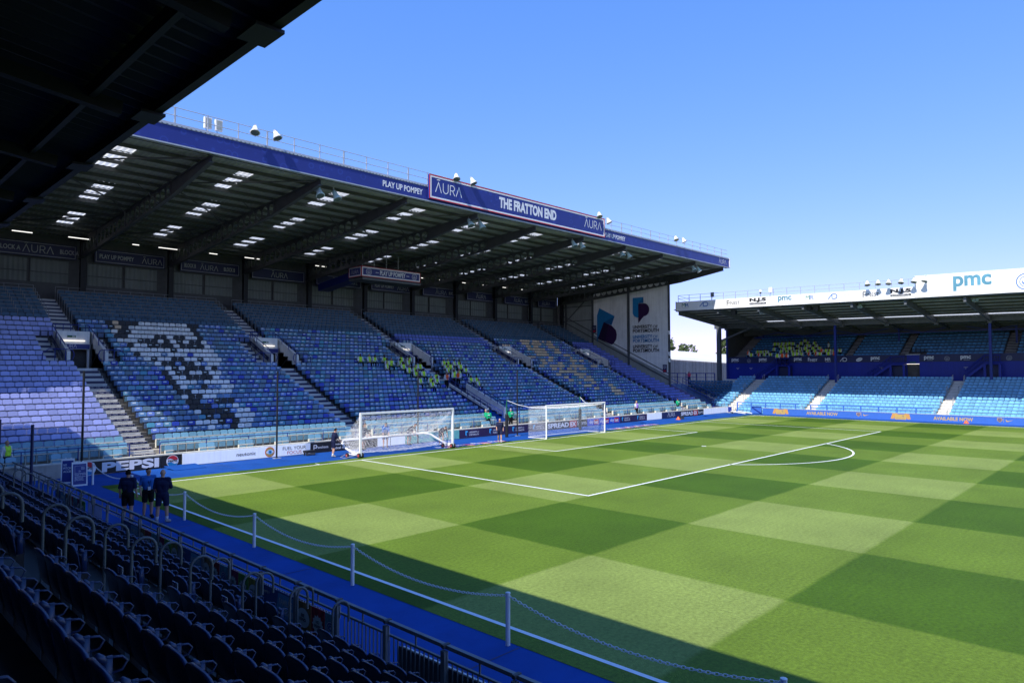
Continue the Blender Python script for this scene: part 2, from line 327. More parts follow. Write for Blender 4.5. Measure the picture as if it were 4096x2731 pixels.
sm_ = MB()
for y in np.arange(-100, 4, 7.5): sm_.add([(-3.0, y, .0005), (-.6, y, .0005), (-.6, y+.03, .0005), (-3.0, y+.03, .0005)], [(0, 1, 2, 3)], M('navy'))
for x in np.arange(-2, 69, 8.1): sm_.add([(x, 1.0, .0005), (x+.03, 1.0, .0005), (x+.03, 4.9, .0005), (x, 4.9, .0005)], [(0, 1, 2, 3)], M('navy'))
tag(sm_.build('track_seams'), kind='structure')
# ------------------------------------------------------------------ END STAND geometry functions
def ZT(y):
    dy = y-6.13
    return 1.41+.375*dy+.0044*dy*dy if y < 23 else 1.41+.375*16.87+.0044*16.87**2+.455*(y-23)
def DK(y): return ZT(y)-.80
def YN(n): return 5.43+.70*(n-1)
NR = 34; AIS = [2.85, 16.8, 31.0, 45.4, 60.1]; EX0, EX1 = -7.4, 66.2; RZ = lambda x: .0058*x
def cut(segs, a, b):
    out = []
    for s, e in segs:
        if b <= s or a >= e: out.append((s, e)); continue
        if a > s: out.append((s, a))
        if b < e: out.append((b, e))
    return out
GW0, GW1 = 29.9, 32.1
END = thing('football_stand', 'big covered end stand behind the goal with blue roof fascia', 'stand')
tb = MB()
for n in range(1, NR+2):
    y0, y1 = max(YN(n)-.62, 5.285), YN(n)+.08; segs = [(EX0, EX1)]
    if n == NR+1: y1 = 30.2
    ym = (y0+min(y1, y0+.7))/2
    if 17.2 < ym < 20.9:
        for a in AIS: segs = cut(segs, a-1.2, a+1.2)
    if 6.6 < ym < 12.0: segs = cut(segs, GW0, GW1)
    zf = DK(YN(n)) if n <= NR else DK(YN(NR+1))
    for s, e in segs: tb.box(s, e, y0+(.003*(n % 2)), y1, -.12, zf, M('concrete' if n < 4 else 'dark_concrete'))
tb.build('terrace', END)
st = MB().box(EX0, 69.0, 5.02, 5.28, -.1, .66, M('concrete')); st.box(EX0, 69.1, 5.0, 5.30, .662, .73, M('cream_steel')); st.build('front_wall', END)
for ai, a in enumerate(AIS):          # aisle half steps with alternating riser panels
    sb = MB(); tx = MB()
    for n in range(2, NR+1):
        y0 = YN(n)-.62; lo, hi = DK(YN(n-1)), DK(YN(n)); ym = y0+.2
        if GW0-1 < a < GW1+1 and 5 < ym < 12.3: continue
        lanes = [(a-.62, a+.62)]
        if 17.0 < ym < 21.2: lanes = [(a-2.05, a-1.3), (a+1.3, a+2.05)]
        for l0, l1 in lanes:
            mid = (lo+hi)/2
            sb.box(l0, l1, y0-.34, y0-.006, lo-.02, mid, M('concrete'))
            for (yy, za, zb, kk) in ((y0-.34, lo, mid, 0), (y0-.006, mid, hi, 1)):
                k2 = (2*n+kk) % 2
                sb.box(l0+.03, l1-.03, yy-.016, yy-.002, za+.012, zb-.005, M('off_white' if kk else 'navy'))
                sb.box(l0, l1, yy-.004, yy+.06, zb-.004, zb+.006, M('off_white'))
                if ai == 0 and n < 16 and l1-l0 > 1:
                    if kk: text(sb, 'PLAY UP POMPEY', (l0+.28, yy-.018, za+.06), X, Z, .7, .07, M('steel_grey'), lift=.004)
                    else:
                        for q in range(3): aura(sb, (l0+.12+q*.38, yy-.018, za+.05), X, Z, .24, M('letter_white'), lift=.004)
    sb.build('aisle_steps', END)

# vomitories
for vi, a in enumerate(AIS):
    v = MB(); x0, x1 = a-1.2, a+1.2; zb = DK(17.4)-.05
    prof = [(17.35, zb-.3), (17.35, 6.45), (20.75, ZT(20.9)+.02), (21.0, ZT(20.9)+.02), (21.0, zb-.3)]
    for s in (x0, x1-.2): v.prism(prof, ((s+.2, 0, 0), Y, Z), .2, M('plaster'))
    v.box(x0+.2, x1-.2, 20.2, 20.4, 7.02, ZT(20.9)+.02, M('plaster'))
    v.box(x0+.2, x0+.32, 20.2, 20.4, zb, 7.02, M('plaster')); v.box(x1-.32, x1-.2, 20.2, 20.4, zb, 7.02, M('plaster'))
    v.box(x0+.2, x1-.2, 17.35, 24, zb-.2, zb, M('concrete'))
    v.box(x0+.2, x1-.2, 23.6, 23.7, zb, 7.1, M('panel_grey')); v.box(x0+.2, x1-.2, 20.4, 23.6, 7.05, 7.15, M('dark_concrete'))
    v.box(x0+.0, x0+.2, 20.4, 23.6, zb, 7.1, M('off_white')); v.box(x1-.2, x1, 20.4, 23.6, zb, 7.1, M('dark_concrete'))
    vo = v.build('vomitory', END)
    s = MB().box(x0+.25, x1-.2, 20.02, 20.14, 6.68, 7.06, M('off_white')); s.box(x0+.28, x1-.23, 20.0, 20.02, 6.71, 7.03, M('fascia_blue'))
    aura(s, (x0+.55, 20.0, 6.78), X, Z, .82, M('letter_white')); s.build('entrance_sign', vo)
    MB().box(x0+.3, x1-.5, 20.10, 20.17, 7.24, 7.30, M('tube_dim')).build('strip_lamp', vo)
    g = MB().box(a-.35, a+.15, 20.15, 20.19, 7.50, 7.63, M('green_sign')); g.box(a-.05, a+.02, 20.142, 20.15, 7.52, 7.6, M('white')); g.box(a+.06, a+.1, 20.142, 20.15, 7.52, 7.6, M('white')); g.build('exit_sign', vo)
    # sloping navy band with lettering on the outer left wall
    d = Vector((0, 3.3, ZT(20.9)-6.45)).normalized(); pn = d.cross(-X)
    bd = MB(); o = Vector((x0-.012, 17.45, 5.95)); bd.prism([(0, 0), (3.5, 0), (3.5, .34), (0, .34)], (o, d, Vector((0, -d.z, d.y))), .012, M('navy'))
    for q in range(3): aura(bd, o+d*(3.2-q*1.1)+Vector((0, -d.z, d.y))*.08-X*.012, -d, Vector((0, -d.z, d.y)), .6, M('letter_white'), lift=.012)
    bd.build('lettered_band', vo)
    r = MB()
    for s in (x0+.1, x1-.1):
        p = [Vector((s, 17.4+t*3.4, 6.45+t*(ZT(20.9)-6.45))) for t in (0, .33, .66, 1)]
        for q in p[1:]: r.tube([q, q+Z*.45], .025, M('rail_blue'))
        r.tube([q+Z*.45 for q in p], .028, M('rail_blue'))
        e = 1 if s > a else -1
        r.tube([(s, 17.25, 5.3), (s, 17.25, 6.5), (s, 17.1, 6.6), (s-e*.3, 16.95, 6.55), (s-e*.42, 16.95, 6.25), (s-e*.3, 16.95, 5.9), (s-e*.05, 17.1, 5.85)], .03, M('rail_blue'))
        r.tube([(s, 17.2, 6.6), (s+e*.9, 17.2, 6.62), (s+e*1.25, 17.2, 6.35), (s+e*1.3, 17.2, 5.5)], .03, M('rail_blue')); r.tube([(s+e*.6, 17.2, 6.6), (s+e*.6, 17.2, 5.4)], .025, M('rail_blue'))
    r.tube([(x0+.1, 20.85, 8.4), (x1-.1, 20.85, 8.4)], .028, M('rail_blue'))
    for q in range(5): r.tube([(x0+.3+q*.45, 20.85, 7.9), (x0+.3+q*.45, 20.85, 8.4)], .022, M('rail_blue'))
    r.tube([(x1-.3, 19.6, zb), (x1-.3, 18.2, zb+.95)], .02, M('steel_dark'))
    r.build('railing', vo)

# gangway from the track
g = MB(); zw = lambda y: DK(y)+.93
for s in (GW0, GW1-.16):
    g.prism([(7.35, -.05), (7.35, zw(7.35)), (12.3, zw(12.3)), (12.3, -.05)], ((s+.16, 0, 0), Y, Z), .16, M('plaster'))
    g.box(s-.02, s+.18, 7.2, 7.35, -.05, zw(7.4)+.02, M('white'))
for k in range(16): g.box(GW0+.16, GW1-.16, 5.35+k*.42, 5.78+k*.42, -.05, .45+k*.165, M('concrete' if k < 3 else 'track'))
go = g.build('gangway', END)
d = Vector((0, 4.8, zw(12.2)-zw(7.4))).normalized(); nn = Vector((0, -d.z, d.y)); b = MB(); o = Vector((GW0-.012, 7.4, zw(7.4)-.55))
b.prism([(0, 0), (5.15, 0), (5.15, .4), (0, .4)], (o, d, nn), .012, M('navy'))
for q in range(5): aura(b, o+d*(4.9-q*1.0)+nn*.1-X*.012, -d, nn, .62, M('letter_white'))
b.build('lettered_band', go)
r = MB()
for s in (GW0+.08, GW1-.08):
    ys = [7.3+i*.82 for i in range(7)]
    for y in ys: r.tube([(s, y, zw(y)-.05), (s, y, zw(y)+.5)], .028, M('rail_blue'))
    r.tube([(s, y, zw(y)+.5) for y in (5.5, 7.3, 12.22)], .03, M('rail_blue')); r.tube([(s, y, zw(y)+.25) for y in (5.5, 7.3, 12.22)], .025, M('rail_blue'))
    r.tube([(s, 5.5, .5), (s, 5.5, zw(5.5)+.5)], .028, M('rail_blue'))
r.tube([(GW0, 12.35, zw(12.3)+.5), (GW1, 12.35, zw(12.3)+.5)], .03, M('rail_blue'))
r.build('railing', go)

# roof
GIR = [-1.4, 5.3, 12.0, 18.7, 25.4, 32.1, 38.6, 45.3, 52.1, 59.0, 65.7]
rz = lambda x, y: 17.28-.052*(y-3.6)+RZ(x)
xs = np.arange(-7.5, 66.9, .15); ycuts = [3.7, 5.5, 6.75, 6.9, 8.25, 8.4, 9.8, 13.0, 14.25, 14.4, 15.7, 15.85, 17.3, 21.3, 22.7, 22.85, 24.2, 24.35, 25.9, 30.0]
SKY = {(5.5, 6.75): 0, (6.9, 8.25): 0, (8.4, 9.8): 0, (13.0, 14.25): 1, (14.4, 15.7): 1, (15.85, 17.3): 1, (21.3, 22.7): 2, (22.85, 24.2): 2, (24.35, 25.9): 2}
OFF = [2.6, 3.7, 4.1]; deck = MB(); skyl = [[MB(), MB(), MB()] for _ in GIR]
for i in range(len(xs)-1):
    x0, x1 = xs[i], xs[i+1]; z0, z1 = (.04 if (i//1) % 2 else 0), (.04 if ((i+1)//1) % 2 else 0)
    bi = max([k for k, gx in enumerate(GIR) if gx <= x0+.08] or [-1]); off = x0+.08-(GIR[bi] if bi >= 0 else -8.1)
    run = None
    for ya, yb in zip(ycuts, ycuts[1:]):
        s = SKY.get((ya, yb)); is_sky = s is not None and bi < len(GIR)-1 and OFF[s] <= off <= OFF[s]+1.0
        tgt = skyl[bi][s] if is_sky else deck
        tgt.add([(x0, ya, rz(x0, ya)+z0), (x1, ya, rz(x1, ya)+z1), (x1, yb, rz(x1, yb)+z1), (x0, yb, rz(x0, yb)+z0)], [(0, 1, 2, 3)], M('skylight' if is_sky else 'roof_sheet'))
dko = deck.build('roof_deck', END)
for s3 in skyl:
    for s in s3:
        if s.f: s.build('skylight', dko)
for k in range(18):
    y = 3.85+k*1.5; MB().bar((-7.5, y, rz(-7.5, y)-.13), (66.8, y, rz(66.8, y)-.13), .07, .2, M('steel_dark')).build('purlin', END)
def gtop(x, y): return rz(x, y)-.26
def gbot(x, y):
    if y < 9.6: return gtop(x, y)-.35-.62*((y-3.7)/5.9)
    return gtop(x, y)-.97-.55*min(1, (y-9.6)/15)
def girder(gx):
    g = MB(); m = M('steel_dark'); ys = [3.7, 6.6, 9.6]
    for ya, yb in zip(ys, ys[1:]):
        for e in (-.012, .012): g.add([(gx+e, ya, gbot(gx, ya)), (gx+e, yb, gbot(gx, yb)), (gx+e, yb, gtop(gx, yb)), (gx+e, ya, gtop(gx, ya))], [(0, 1, 2, 3)], m)
    y = 9.6; pitch = .93
    while y < 28.4:
        ya, yb = y, y+pitch; za, zb, ta, tb_ = gbot(gx, ya), gbot(gx, yb), gtop(gx, ya), gtop(gx, yb)
        cy, cz = (ya+yb)/2, (za+zb+ta+tb_)/4; rad = .40 if y > 9.8 else .34; n = 16; inner = []; outer = []
        for j in range(n):
            t = 2*math.pi*(j+.5)/n; u, vv = math.cos(t), math.sin(t); inner.append((cy+rad*u, cz+rad*vv))
            k = 1/max(abs(u), abs(vv)); py = cy+u*k*pitch/2; f = (py-ya)/pitch; s = vv*k
            zm, zl = ta+(tb_-ta)*f, za+(zb-za)*f; outer.append((py, (zm+zl)/2+s*(zm-zl)/2))
        vs = []
        for e in (-.02, .02): vs += [(gx+e, p[0], p[1]) for p in inner]+[(gx+e, p[0], p[1]) for p in outer]
        fs = []
        for j in range(n):
            j2 = (j+1) % n; fs += [(j, j2, n+j2, n+j), (2*n+j, 3*n+j, 3*n+j2, 2*n+j2), (j, 2*n+j, 2*n+j2, j2)]
        # square off the corners left by the ring
        for e in (-.02, .02):
            for j in range(n):
                p, q = outer[j], outer[(j+1) % n]; cq = None
                su, sv = (1 if p[0]+q[0] > 2*cy else -1), (1 if p[1]+q[1] > 2*cz else -1)
                if abs(p[0]-q[0]) > .02 and abs(p[1]-q[1]) > .12:
                    ce = yb if su > 0 else ya; cc = (ta if su < 0 else tb_) if sv > 0 else (za if su < 0 else zb)
                    vs += [(gx+e, p[0], p[1]), (gx+e, q[0], q[1]), (gx+e, ce, cc)]; fs.append((len(vs)-3, len(vs)-2, len(vs)-1))
        g.add(vs, fs, m); y += pitch
    for f in (gtop, gbot):
        yy = [3.7, 6.6, 9.6, 15, 20, 25, y]
        for ya, yb in zip(yy, yy[1:]): g.bar((gx, ya, f(gx, ya)), (gx, yb, f(gx, yb)), .26, .035, m)
    for y in (9.6, 17.97, 24.5): g.box(gx-.12, gx+.12, y-.012, y+.012, gbot(gx, y), gtop(gx, y), m)
    go = g.build('girder', END); br = MB()
    for y in (11.5, 16.2, 21):
        for s in (-1, 1): br.tube([(gx+s*.05, y, gbot(gx, y)+.1), (gx+s*1.35, y, gtop(gx, y)+.1)], .03, m, 5)
    br.build('brace', go)
for gx in GIR: girder(gx)
for i in (0, 1, 3, 5, 7, 9):
    a, b2 = GIR[i], GIR[i+1]
    for p_, q_ in (((a, 9.6, gtop(a, 9.6)-.1), (b2, 4.2, gtop(b2, 4.2))), ((a, 9.8, gtop(a, 9.8)-.2), (b2, 17, gtop(b2, 17)-.1)), ((b2, 18, gtop(b2, 18)-.2), (a, 26, gtop(a, 26)-.2))): MB().tube([p_, q_], .05, M('steel_dark')).build('wind_brace', END)
for gx in GIR:
    cb = MB(); cb.box(gx-.05, gx+.35, 28.55, 28.95, 8, gtop(gx, 29)+.2, M('black_steel')); cb.build('column', END)
bw = MB(); bw.box(EX0, EX1, 29.9, 30.0, 8.5, 16.2, M('steel_dark'))
bwo = bw.build('back_wall', END)
for a, b2 in zip(GIR, GIR[1:]):
    for s, e in ((a+.75, (a+b2)/2+.1), ((a+b2)/2+.2, b2-.45)):
        p = MB(); xx = np.arange(s, e, .16)
        for q in range(len(xx)-1): p.add([(xx[q], 29.86-.03*(q % 2), 12.2), (xx[q+1], 29.86-.03*((q+1) % 2), 12.2), (xx[q+1], 29.86-.03*((q+1) % 2), 14.0), (xx[q], 29.86-.03*(q % 2), 14.0)], [(0, 1, 2, 3)], M('back_clad'))
        p.box(s, e, 29.78, 29.83, 12.95, 13.02, M('steel_dark')); p.box(s-.06, s, 29.76, 29.86, 12.2, 14.05, M('steel_dark')); p.box(s, e, 29.76, 29.86, 14.02, 14.1, M('steel_dark'))
        p.build('cladding_panel', bwo)
for x0, x1 in ((.35, 1.6), (3.9, 5.4), (8.4, 8.9), (10.4, 11.9), (14.6, 15.3), (17.8, 19.3), (25.0, 26.2), (31, 32), (34.2, 35.2), (38.3, 38.9), (41, 42.4), (44.6, 45.1), (48, 49.2), (51.5, 52.2), (55, 56)):
    MB().box(x0, x1, 26.6, 26.66, 15.42+RZ(x0), 15.48+RZ(x0), M('tube_light')).build('strip_lamp', END)
# fascia
fz0, fz1 = 17.17, 18.08; Fx0, Fx1 = -7.6, 66.9; FY = 3.55
def shear(o):
    for v in o.data.vertices: v.co.z += RZ(v.co.x)
    return o
f = MB().box(Fx0, Fx1, FY, FY+.15, fz0, fz1, M('fascia_pattern')); fo = shear(f.build('fascia', END))
t = MB(); t.box(Fx0, Fx1, FY-.06, FY+.5, fz0-.10, fz0-.03, M('galvanised')); t.box(Fx0, Fx1, FY-.04, FY+.02, fz1+.01, fz1+.09, M('galvanised')); t.box(Fx0, Fx1, FY+.0, FY+2.2, fz1+.095, fz1+.19, M('galvanised'))
for i in range(300): t.box(Fx0+i*.248, Fx0+i*.248+.09, FY-.052, FY-.041, fz1+.03, fz1+.06, M('steel_grey'))
t.box(Fx1-.0, Fx1+.18, FY-.05, FY+.5, fz0-.1, fz1+.2, M('white')); shear(t.build('gutter_trim', END))
def lett(fn, name, par): b = MB(); fn(b); return shear(b.build(name, par))
lett(lambda b: text(b, 'PLAY UP POMPEY', (16.55, FY, 17.42), X, Z, 3.4, .42, M('letter_white'), .025), 'lettering', fo)
lett(lambda b: text(b, 'PLAY UP POMPEY', (41.6, FY, 17.42), X, Z, 3.4, .42, M('letter_white'), .025), 'lettering', fo)
lett(lambda b: aura(b, (64.3, FY, 17.38), X, Z, 1.8, M('letter_white')), 'lettering', fo)
gr = MB()
def grd(fs): pass
pxs = [x for x in np.arange(-7.0, 66.9, 1.72)]
for z in (18.72, 19.16): gr.tube([(-7.2, 3.7, z+RZ(-7.2)), (66.7, 3.7, z+RZ(66.7))], .022, M('galvanised'), 5)
for z in (18.72, 19.16): gr.tube([(66.7, 3.7, z+RZ(66.7)), (66.7, 5.9, z+RZ(66.7))], .022, M('galvanised'), 5)
gro = gr.build('guard_rail', END)
for i, x in enumerate(pxs):
    MB().box(x-.025-(.02 if i % 3 == 0 else 0), x+.025+(.02 if i % 3 == 0 else 0), 3.67, 3.73, 18.2+RZ(x), 19.18+RZ(x), M('galvanised')).build('post', gro)
# end walls
def endwall(xe, s):
    e = MB(); yf = 11.5; prof = [(yf, -.1), (yf, gbot(65.7, yf)+.1), (29.9, gbot(65.7, 29.9)+.1), (29.9, -.1)]
    e.prism(prof, ((xe, 0, 0), Y, Z), .12, M('clad')); e.prism([(9.7, gtop(65.7, 9.7)-.9), (9.7, rz(65.7, 9.7)-.03), (29.9, rz(65.7, 29.9)-.03), (29.9, gbot(65.7, 29.9)+.12), (yf, gbot(65.7, yf)+.12)], ((xe+s*.03, 0, 0), Y, Z), .1, M('steel_dark')); eo = e.build('end_wall', END); f = MB(); x = xe-s*.02-(.0 if s > 0 else -.12)
    for y in (11.35, 17.5, 23.45, 28.2): f.box(x-.14 if s > 0 else x, x if s > 0 else x+.14, y-.12, y+.12, .3, gbot(65.7, y)+.2, M('steel_grey'))
    for dz in (.45, 1.25): f.bar((x-s*.1, 11.5, ZT(11.5)+dz), (x-s*.1, 29, ZT(29)+dz+.2), .1, .1, M('steel_grey'))
    for z in (12.2, 14.2): f.bar((x-s*.05, 23.5, z), (x-s*.05, 29, z), .06, .1, M('steel_grey'))
    f.bar((x-s*.08, 23.6, 15.9), (x-s*.08, 28, 12.3), .08, .1, M('steel_grey'))
    for y in np.arange(11.7, 29.5, .35): f.box(x-.02 if s > 0 else x, x if s > 0 else x+.02, y, y+.06, ZT(y)+.42, gbot(65.7, y)+.05, M('clad'))
    f.build('frame', eo); return eo
ew = endwall(66.2, 1); endwall(-7.4, -1)
# white banners on far end wall (things hung on it): face at x = 65.9, right direction is -Y
BX = 66.02; ba, bb = -Y, Z
def wallpanel(y1, y0, prof):
    return MB().prism(prof, ((BX+.05, 0, 0), Y, Z), .06, M('plaster'))
p = wallpanel(0, 0, [(23.2, ZT(23.2)+.95), (17.75, ZT(17.75)+.95), (17.75, 16.2), (23.2, 15.75)])
o = Vector((BX, 22.6, 0))
shape(p, [(0, 8.9), (0, 12.75), (.4, 13.75), (2.95, 12.5), (2.45, 11.3), (1.15, 11.75), (.15, 9.5)], o-Z*0, ba, bb, M('uni_blue')); shape(p, [(2.95, 12.5), (1.15, 11.75), (2.45, 11.3)], o, ba, bb, M('uni_blue2'), .016)
shape(p, [(1.15, 11.78), (2.45, 11.25)]+[(3.15, 10.6), (3.3, 10.0), (3.2, 9.35), (2.8, 8.85), (2.5, 8.65), (.15, 9.55)], o, ba, bb, M('uni_purple'), .02)
shape(p, [(1.15, 11.76), (1.95, 11.4), (1.35, 9.1), (.15, 9.58)], o, ba, bb, M('uni_purple2'), .024)
one(p, 'wall_banner', 'white wall banner with tilted cropped blue and purple emblem on the far end wall', 'banner')
p = wallpanel(0, 0, [(17.25, ZT(17.25)+.95), (11.55, ZT(11.55)+.95), (11.55, 16.45), (17.25, 16.2)])
uni_logo(p, (BX, 16.74, 11.38), ba, bb, 3.38, M('uni_blue'), M('uni_purple'), M('uni_blue2'))
for z, m in ((10.12, 'black'), (8.82, 'uni_blue'), (7.54, 'black')):
    text(p, 'UNIVERSITY', (BX, 16.74, z+.53), ba, bb, 2.95, .45, M(m), .02); text(p, 'OF', (BX, 13.7, z+.53), ba, bb, .75, .34, M(m)); text(p, 'PORTSMOUTH', (BX, 16.74, z), ba, bb, 3.95, .45, M(m), .02)
one(p, 'wall_banner', 'white wall banner with upright shield emblem and three lines of lettering', 'banner')
for yy, zz, lb in ((23.0, 10.4, 'small dark blue sign at the inner edge of the tilted emblem banner'), (11.95, 4.9, 'small dark blue sign low beside the front column of the far end wall')):
    s = MB().box(BX-.09, BX-.04, yy-.28, yy+.28, zz, zz+1.0, M('navy')); crest(s, (BX-.09, yy, zz+.68), ba, bb, .2, M('letter_white')); s.box(BX-.1, BX-.09, yy-.18, yy+.18, zz+.1, zz+.3, M('red')); one(s, 'wall_sign', lb, 'sign')

# ------------------------------------------------------------------ big roof sign, hanging sign box, back boards
t = thing('roof_sign', 'wide navy roof sign with white and red rim above the goal', 'sign', loc=(30.9, 3.3, 17.2+RZ(31)))
def sh2(mb, name): o = mb.build(name); shear(o); o.data.transform(Matrix.Translation(-t.location)); o.parent = t; return o
b = MB().box(20.4, 41.35, 3.34, 3.52, 17.27, 19.0, M('fascia_pattern')); sh2(b, 'panel')
b = MB()
for (z0, z1, mm, e) in ((17.27, 17.34, 'red', .02), (18.93, 19.0, 'red', .02), (17.34, 17.45, 'white', .012), (18.82, 18.93, 'white', .012)): b.box(20.4, 41.35, 3.34-e, 3.34, z0, z1, M(mm))
for x0, x1, mm, e in ((20.38, 20.45, 'red', .024), (41.3, 41.37, 'red', .024), (20.45, 20.57, 'white', .016), (41.18, 41.3, 'white', .016)): b.box(x0, x1, 3.34-e, 3.34, 17.27, 19.0, M(mm))
sh2(b, 'rim')
b = MB(); text(b, 'THE FRATTON END', (27.4, 3.34, 17.75), X, Z, 6.95, .88, M('letter_white'), .05); sh2(b, 'lettering')
b = MB(); aura(b, (20.95, 3.34, 17.82), X, Z, 2.5, M('letter_white')); aura(b, (38.3, 3.34, 17.85), X, Z, 2.5, M('letter_white')); sh2(b, 'lettering')
# hanging box
hx0, hx1, hy, hz0, hz1 = 25.6, 32.5, 19.5, 13.92, 14.9
t = thing('hanging_sign', 'navy sign box with white and red rim hanging under the stand roof', 'sign', loc=(29, 19.5, 13.9))
def add_to(t, mb, name, par=None): o = mb.build(name); o.data.transform(Matrix.Translation(-t.location)); o.parent = par or t; return o
b = MB().box(hx0, hx1, hy, hy+2.1, hz0, hz1, M('navy')); add_to(t, b, 'box')
b = MB()
for nx, (o, a, L) in enumerate((((hx0, hy, hz0), X, hx1-hx0), ((hx0, hy+2.1, hz0), -Y, 2.1))):
    H = hz1-hz0
    for e, mm, l in ((0, 'red', .012), (.06, 'letter_white', .016), (.17, 'fascia_blue', .02)): shape(b, [(e, e), (L-e, e), (L-e, H-e), (e, H-e)], o, a, Z, M(mm), l)
add_to(t, b, 'face_panel')
b = MB(); text(b, 'PLAY UP POMPEY', (hx0+2.05, hy, hz0+.27), X, Z, 3.0, .46, M('letter_white'), .03, .03)
for x in (hx0+1.55, hx0+5.15): b.box(x, x+.35, hy-.034, hy-.03, hz0+.46, hz0+.51, M('letter_white'))
for x in (hx0+.8, hx1-.75): crest(b, (x, hy, hz0+.49), X, Z, .31, M('letter_white'), .03)
aura(b, (hx0, hy+1.65, hz0+.3), -Y, Z, 1.2, M('letter_white'), .03); add_to(t, b, 'lettering')
b = MB().box(hx0+.1, hx1+.05, hy-.02, hy+2.2, hz0-.28, hz0-.06, M('steel_grey'))
for x in (hx0+.3, hx0+1.6, hx0+3, hx0+4.4, hx1-.3): b.tube([(x, hy+.3, hz1), (x, hy+.3, 16.3)], .035, M('galvanised'))
add_to(t, b, 'hanger_frame')
b = MB().bar((hx0+1, hy+2.1, hz0+.35), (hx0+1.5, 28.6, 13.7), 1.2, .7, M('rail_blue')); add_to(t, b, 'gantry')
# boards on the back wall
BB = [(-1.0, 5.15, [('t', 'BLOCK A', .95, 1.45), ('a', '', 2.55, 2.0), ('t', 'BLOCK A', 5.0, 1.3)]), (6.45, 11.9, [('t', 'PLAY UP POMPEY', .35, 2.6), ('a', '', 3.6, 1.6)]), (13.2, 18.6, [('t', 'BLOCK B', .35, 1.0), ('a', '', 1.75, 1.6), ('t', 'BLOCK B', 3.9, 1.05)]),
 (19.8, 25.4, [('a', '', 2.0, 1.7)]), (26.7, 32.2, [('a', '', 1.9, 1.7), ('t', 'BLOCK C', 4.0, 1.0)]), (33.5, 39.1, [('t', 'PLAY UP POMPEY', .5, 2.6), ('a', '', 3.6, 1.6)]), (40.8, 46.2, [('a', '', 2.0, 1.7), ('t', 'BLOCK D', 4.1, 1.0)]), (47.9, 53.2, [('a', '', 1.6, 1.7)]), (54.7, 60.0, [('a', '', 1.8, 1.7), ('t', 'BLOCK E', 4.0, 1.0)]), (61.4, 65.4, [('a', '', .9, 1.7)])]
BL = ['first navy lettered board from the left, high on the stand back wall', 'second navy board from the left on the back wall, two words beside a name', 'third navy board from the left on the back wall, with two block names', 'navy back wall board left of the hanging sign, a single name centred', 'navy back wall board hidden mostly behind the hanging sign, left of the two', 'navy back wall board hidden mostly behind the hanging sign, right of the two', 'navy back wall board just right of the hanging sign with block letter', 'second navy back wall board right of the hanging sign, name only', 'third navy back wall board right of the hanging sign with block letter', 'last navy back wall board before the far end wall']
for (x0, x1, its), lb in zip(BB, BL):
    t = thing('wall_board', lb, 'sign', 'lettered boards along the back wall', loc=(x0, 29.4, 14.1))
    b = MB().box(x0, x1, 29.42, 29.5, 14.12, 15.25, M('navy')); add_to(t, b, 'panel')
    b = MB(); e = .035
    for q in ((x0+.08, x1-.08, 14.2, 14.2+e), (x0+.08, x1-.08, 15.14, 15.14+e)): b.box(q[0], q[1], 29.405, 29.42, q[2], q[3], M('letter_grey'))
    for xx in (x0+.08, x1-.08-e): b.box(xx, xx+e, 29.404, 29.42, 14.2, 15.175, M('letter_grey'))
    for k, s, ox, wd in its:
        if k == 't': text(b, s, (x0+ox, 29.42, 14.5), X, Z, wd, .36, M('letter_grey'), .02)
        else: aura(b, (x0+ox, 29.42, 14.42), X, Z, wd, M('letter_grey'))
    add_to(t, b, 'lettering')

# ------------------------------------------------------------------ END STAND seats
MOS = '''k26,5.6,6k26,6.4,7.8w26,7.8,11.5k26,11.5,12.2t26,6,6.4t25,6,6.45k25,5.6,6k25,6.45,6.95w25,6.95,11.5k25,11.5,12.1w24,5.6,6.05k24,6.05,6.95w24,6.95,11.5k24,11.5,12.1k23,5.6,6.5w23,6.5,8.3k23,8.3,9.2w23,9.2,9.7k23,9.7,10.5w23,10.55,11.45k23,11.5,12.1w22,5.6,6.95k22,6.95,8.25w22,8.25,8.7k22,8.7,9.15w22,9.15,9.6k22,9.6,10.05w22,10.05,10.5k22,10.5,11.46w22,11.46,11.9k21,6,6.5w21,6.5,7.37k21,7.37,9.14w21,9.14,9.6k21,9.6,11.42w21,11.42,11.9w20,6,8.67k20,8.67,9.13w20,9.13,11.8k19,6,6.5w19,6.5,7.8w19,8.24,9.6w19,10,11.8w18,6.36,6.9k18,6.9,7.33w18,7.33,8.25k18,8.25,9.1w18,9.1,10k18,10,10.44w18,10.44,11.75w17,6.9,7.34k17,7.34,8.2k17,8.65,9.5w17,9.5,9.98w17,10.4,11.3w16,7.3,7.74k16,7.74,8.15w16,8.15,8.6k16,8.6,9.95w16,9.95,10.4k16,10.4,10.86w16,10.86,11.25k15,6.9,7.31w15,7.31,7.74k15,7.74,8.63w15,8.63,9.56k15,9.56,9.95w15,9.95,11.2k14,6.9,7.33w14,7.33,8.2k14,8.2,10.35w14,10.35,10.8k13,6.87,7.3w13,7.3,8.7w13,9.1,11.16k12,6.85,7.3w12,7.3,7.8k12,8.64,9.04w12,9.93,11.2k11,6.9,7.76w11,7.76,10.73w10,6.9,7.29k10,7.29,8.18w10,8.18,9.45k10,10.4,10.81k9,6.89,7.76k9,8.63,10.24k8,6.93,8.13k8,9.49,9.9w8,9.9,10.31w7,6.92,7.33k7,7.33,9.41w7,9.84,10.73k6,7.39,7.71k6,8.18,9.43w6,9.43,10.41w5,6.55,7.8k5,7.8,8.52k5,8.79,9.43w5,9.43,10.12w4,6.96,7.33k4,8.23,8.63w4,8.63,9.79'''
import re
MO = {}
for m_ in re.finditer(r'([kwt])(\d+),([\d.]+),([\d.]+)', MOS): MO.setdefault(int(m_[2]), []).append((float(m_[3]), float(m_[4]), m_[1]))
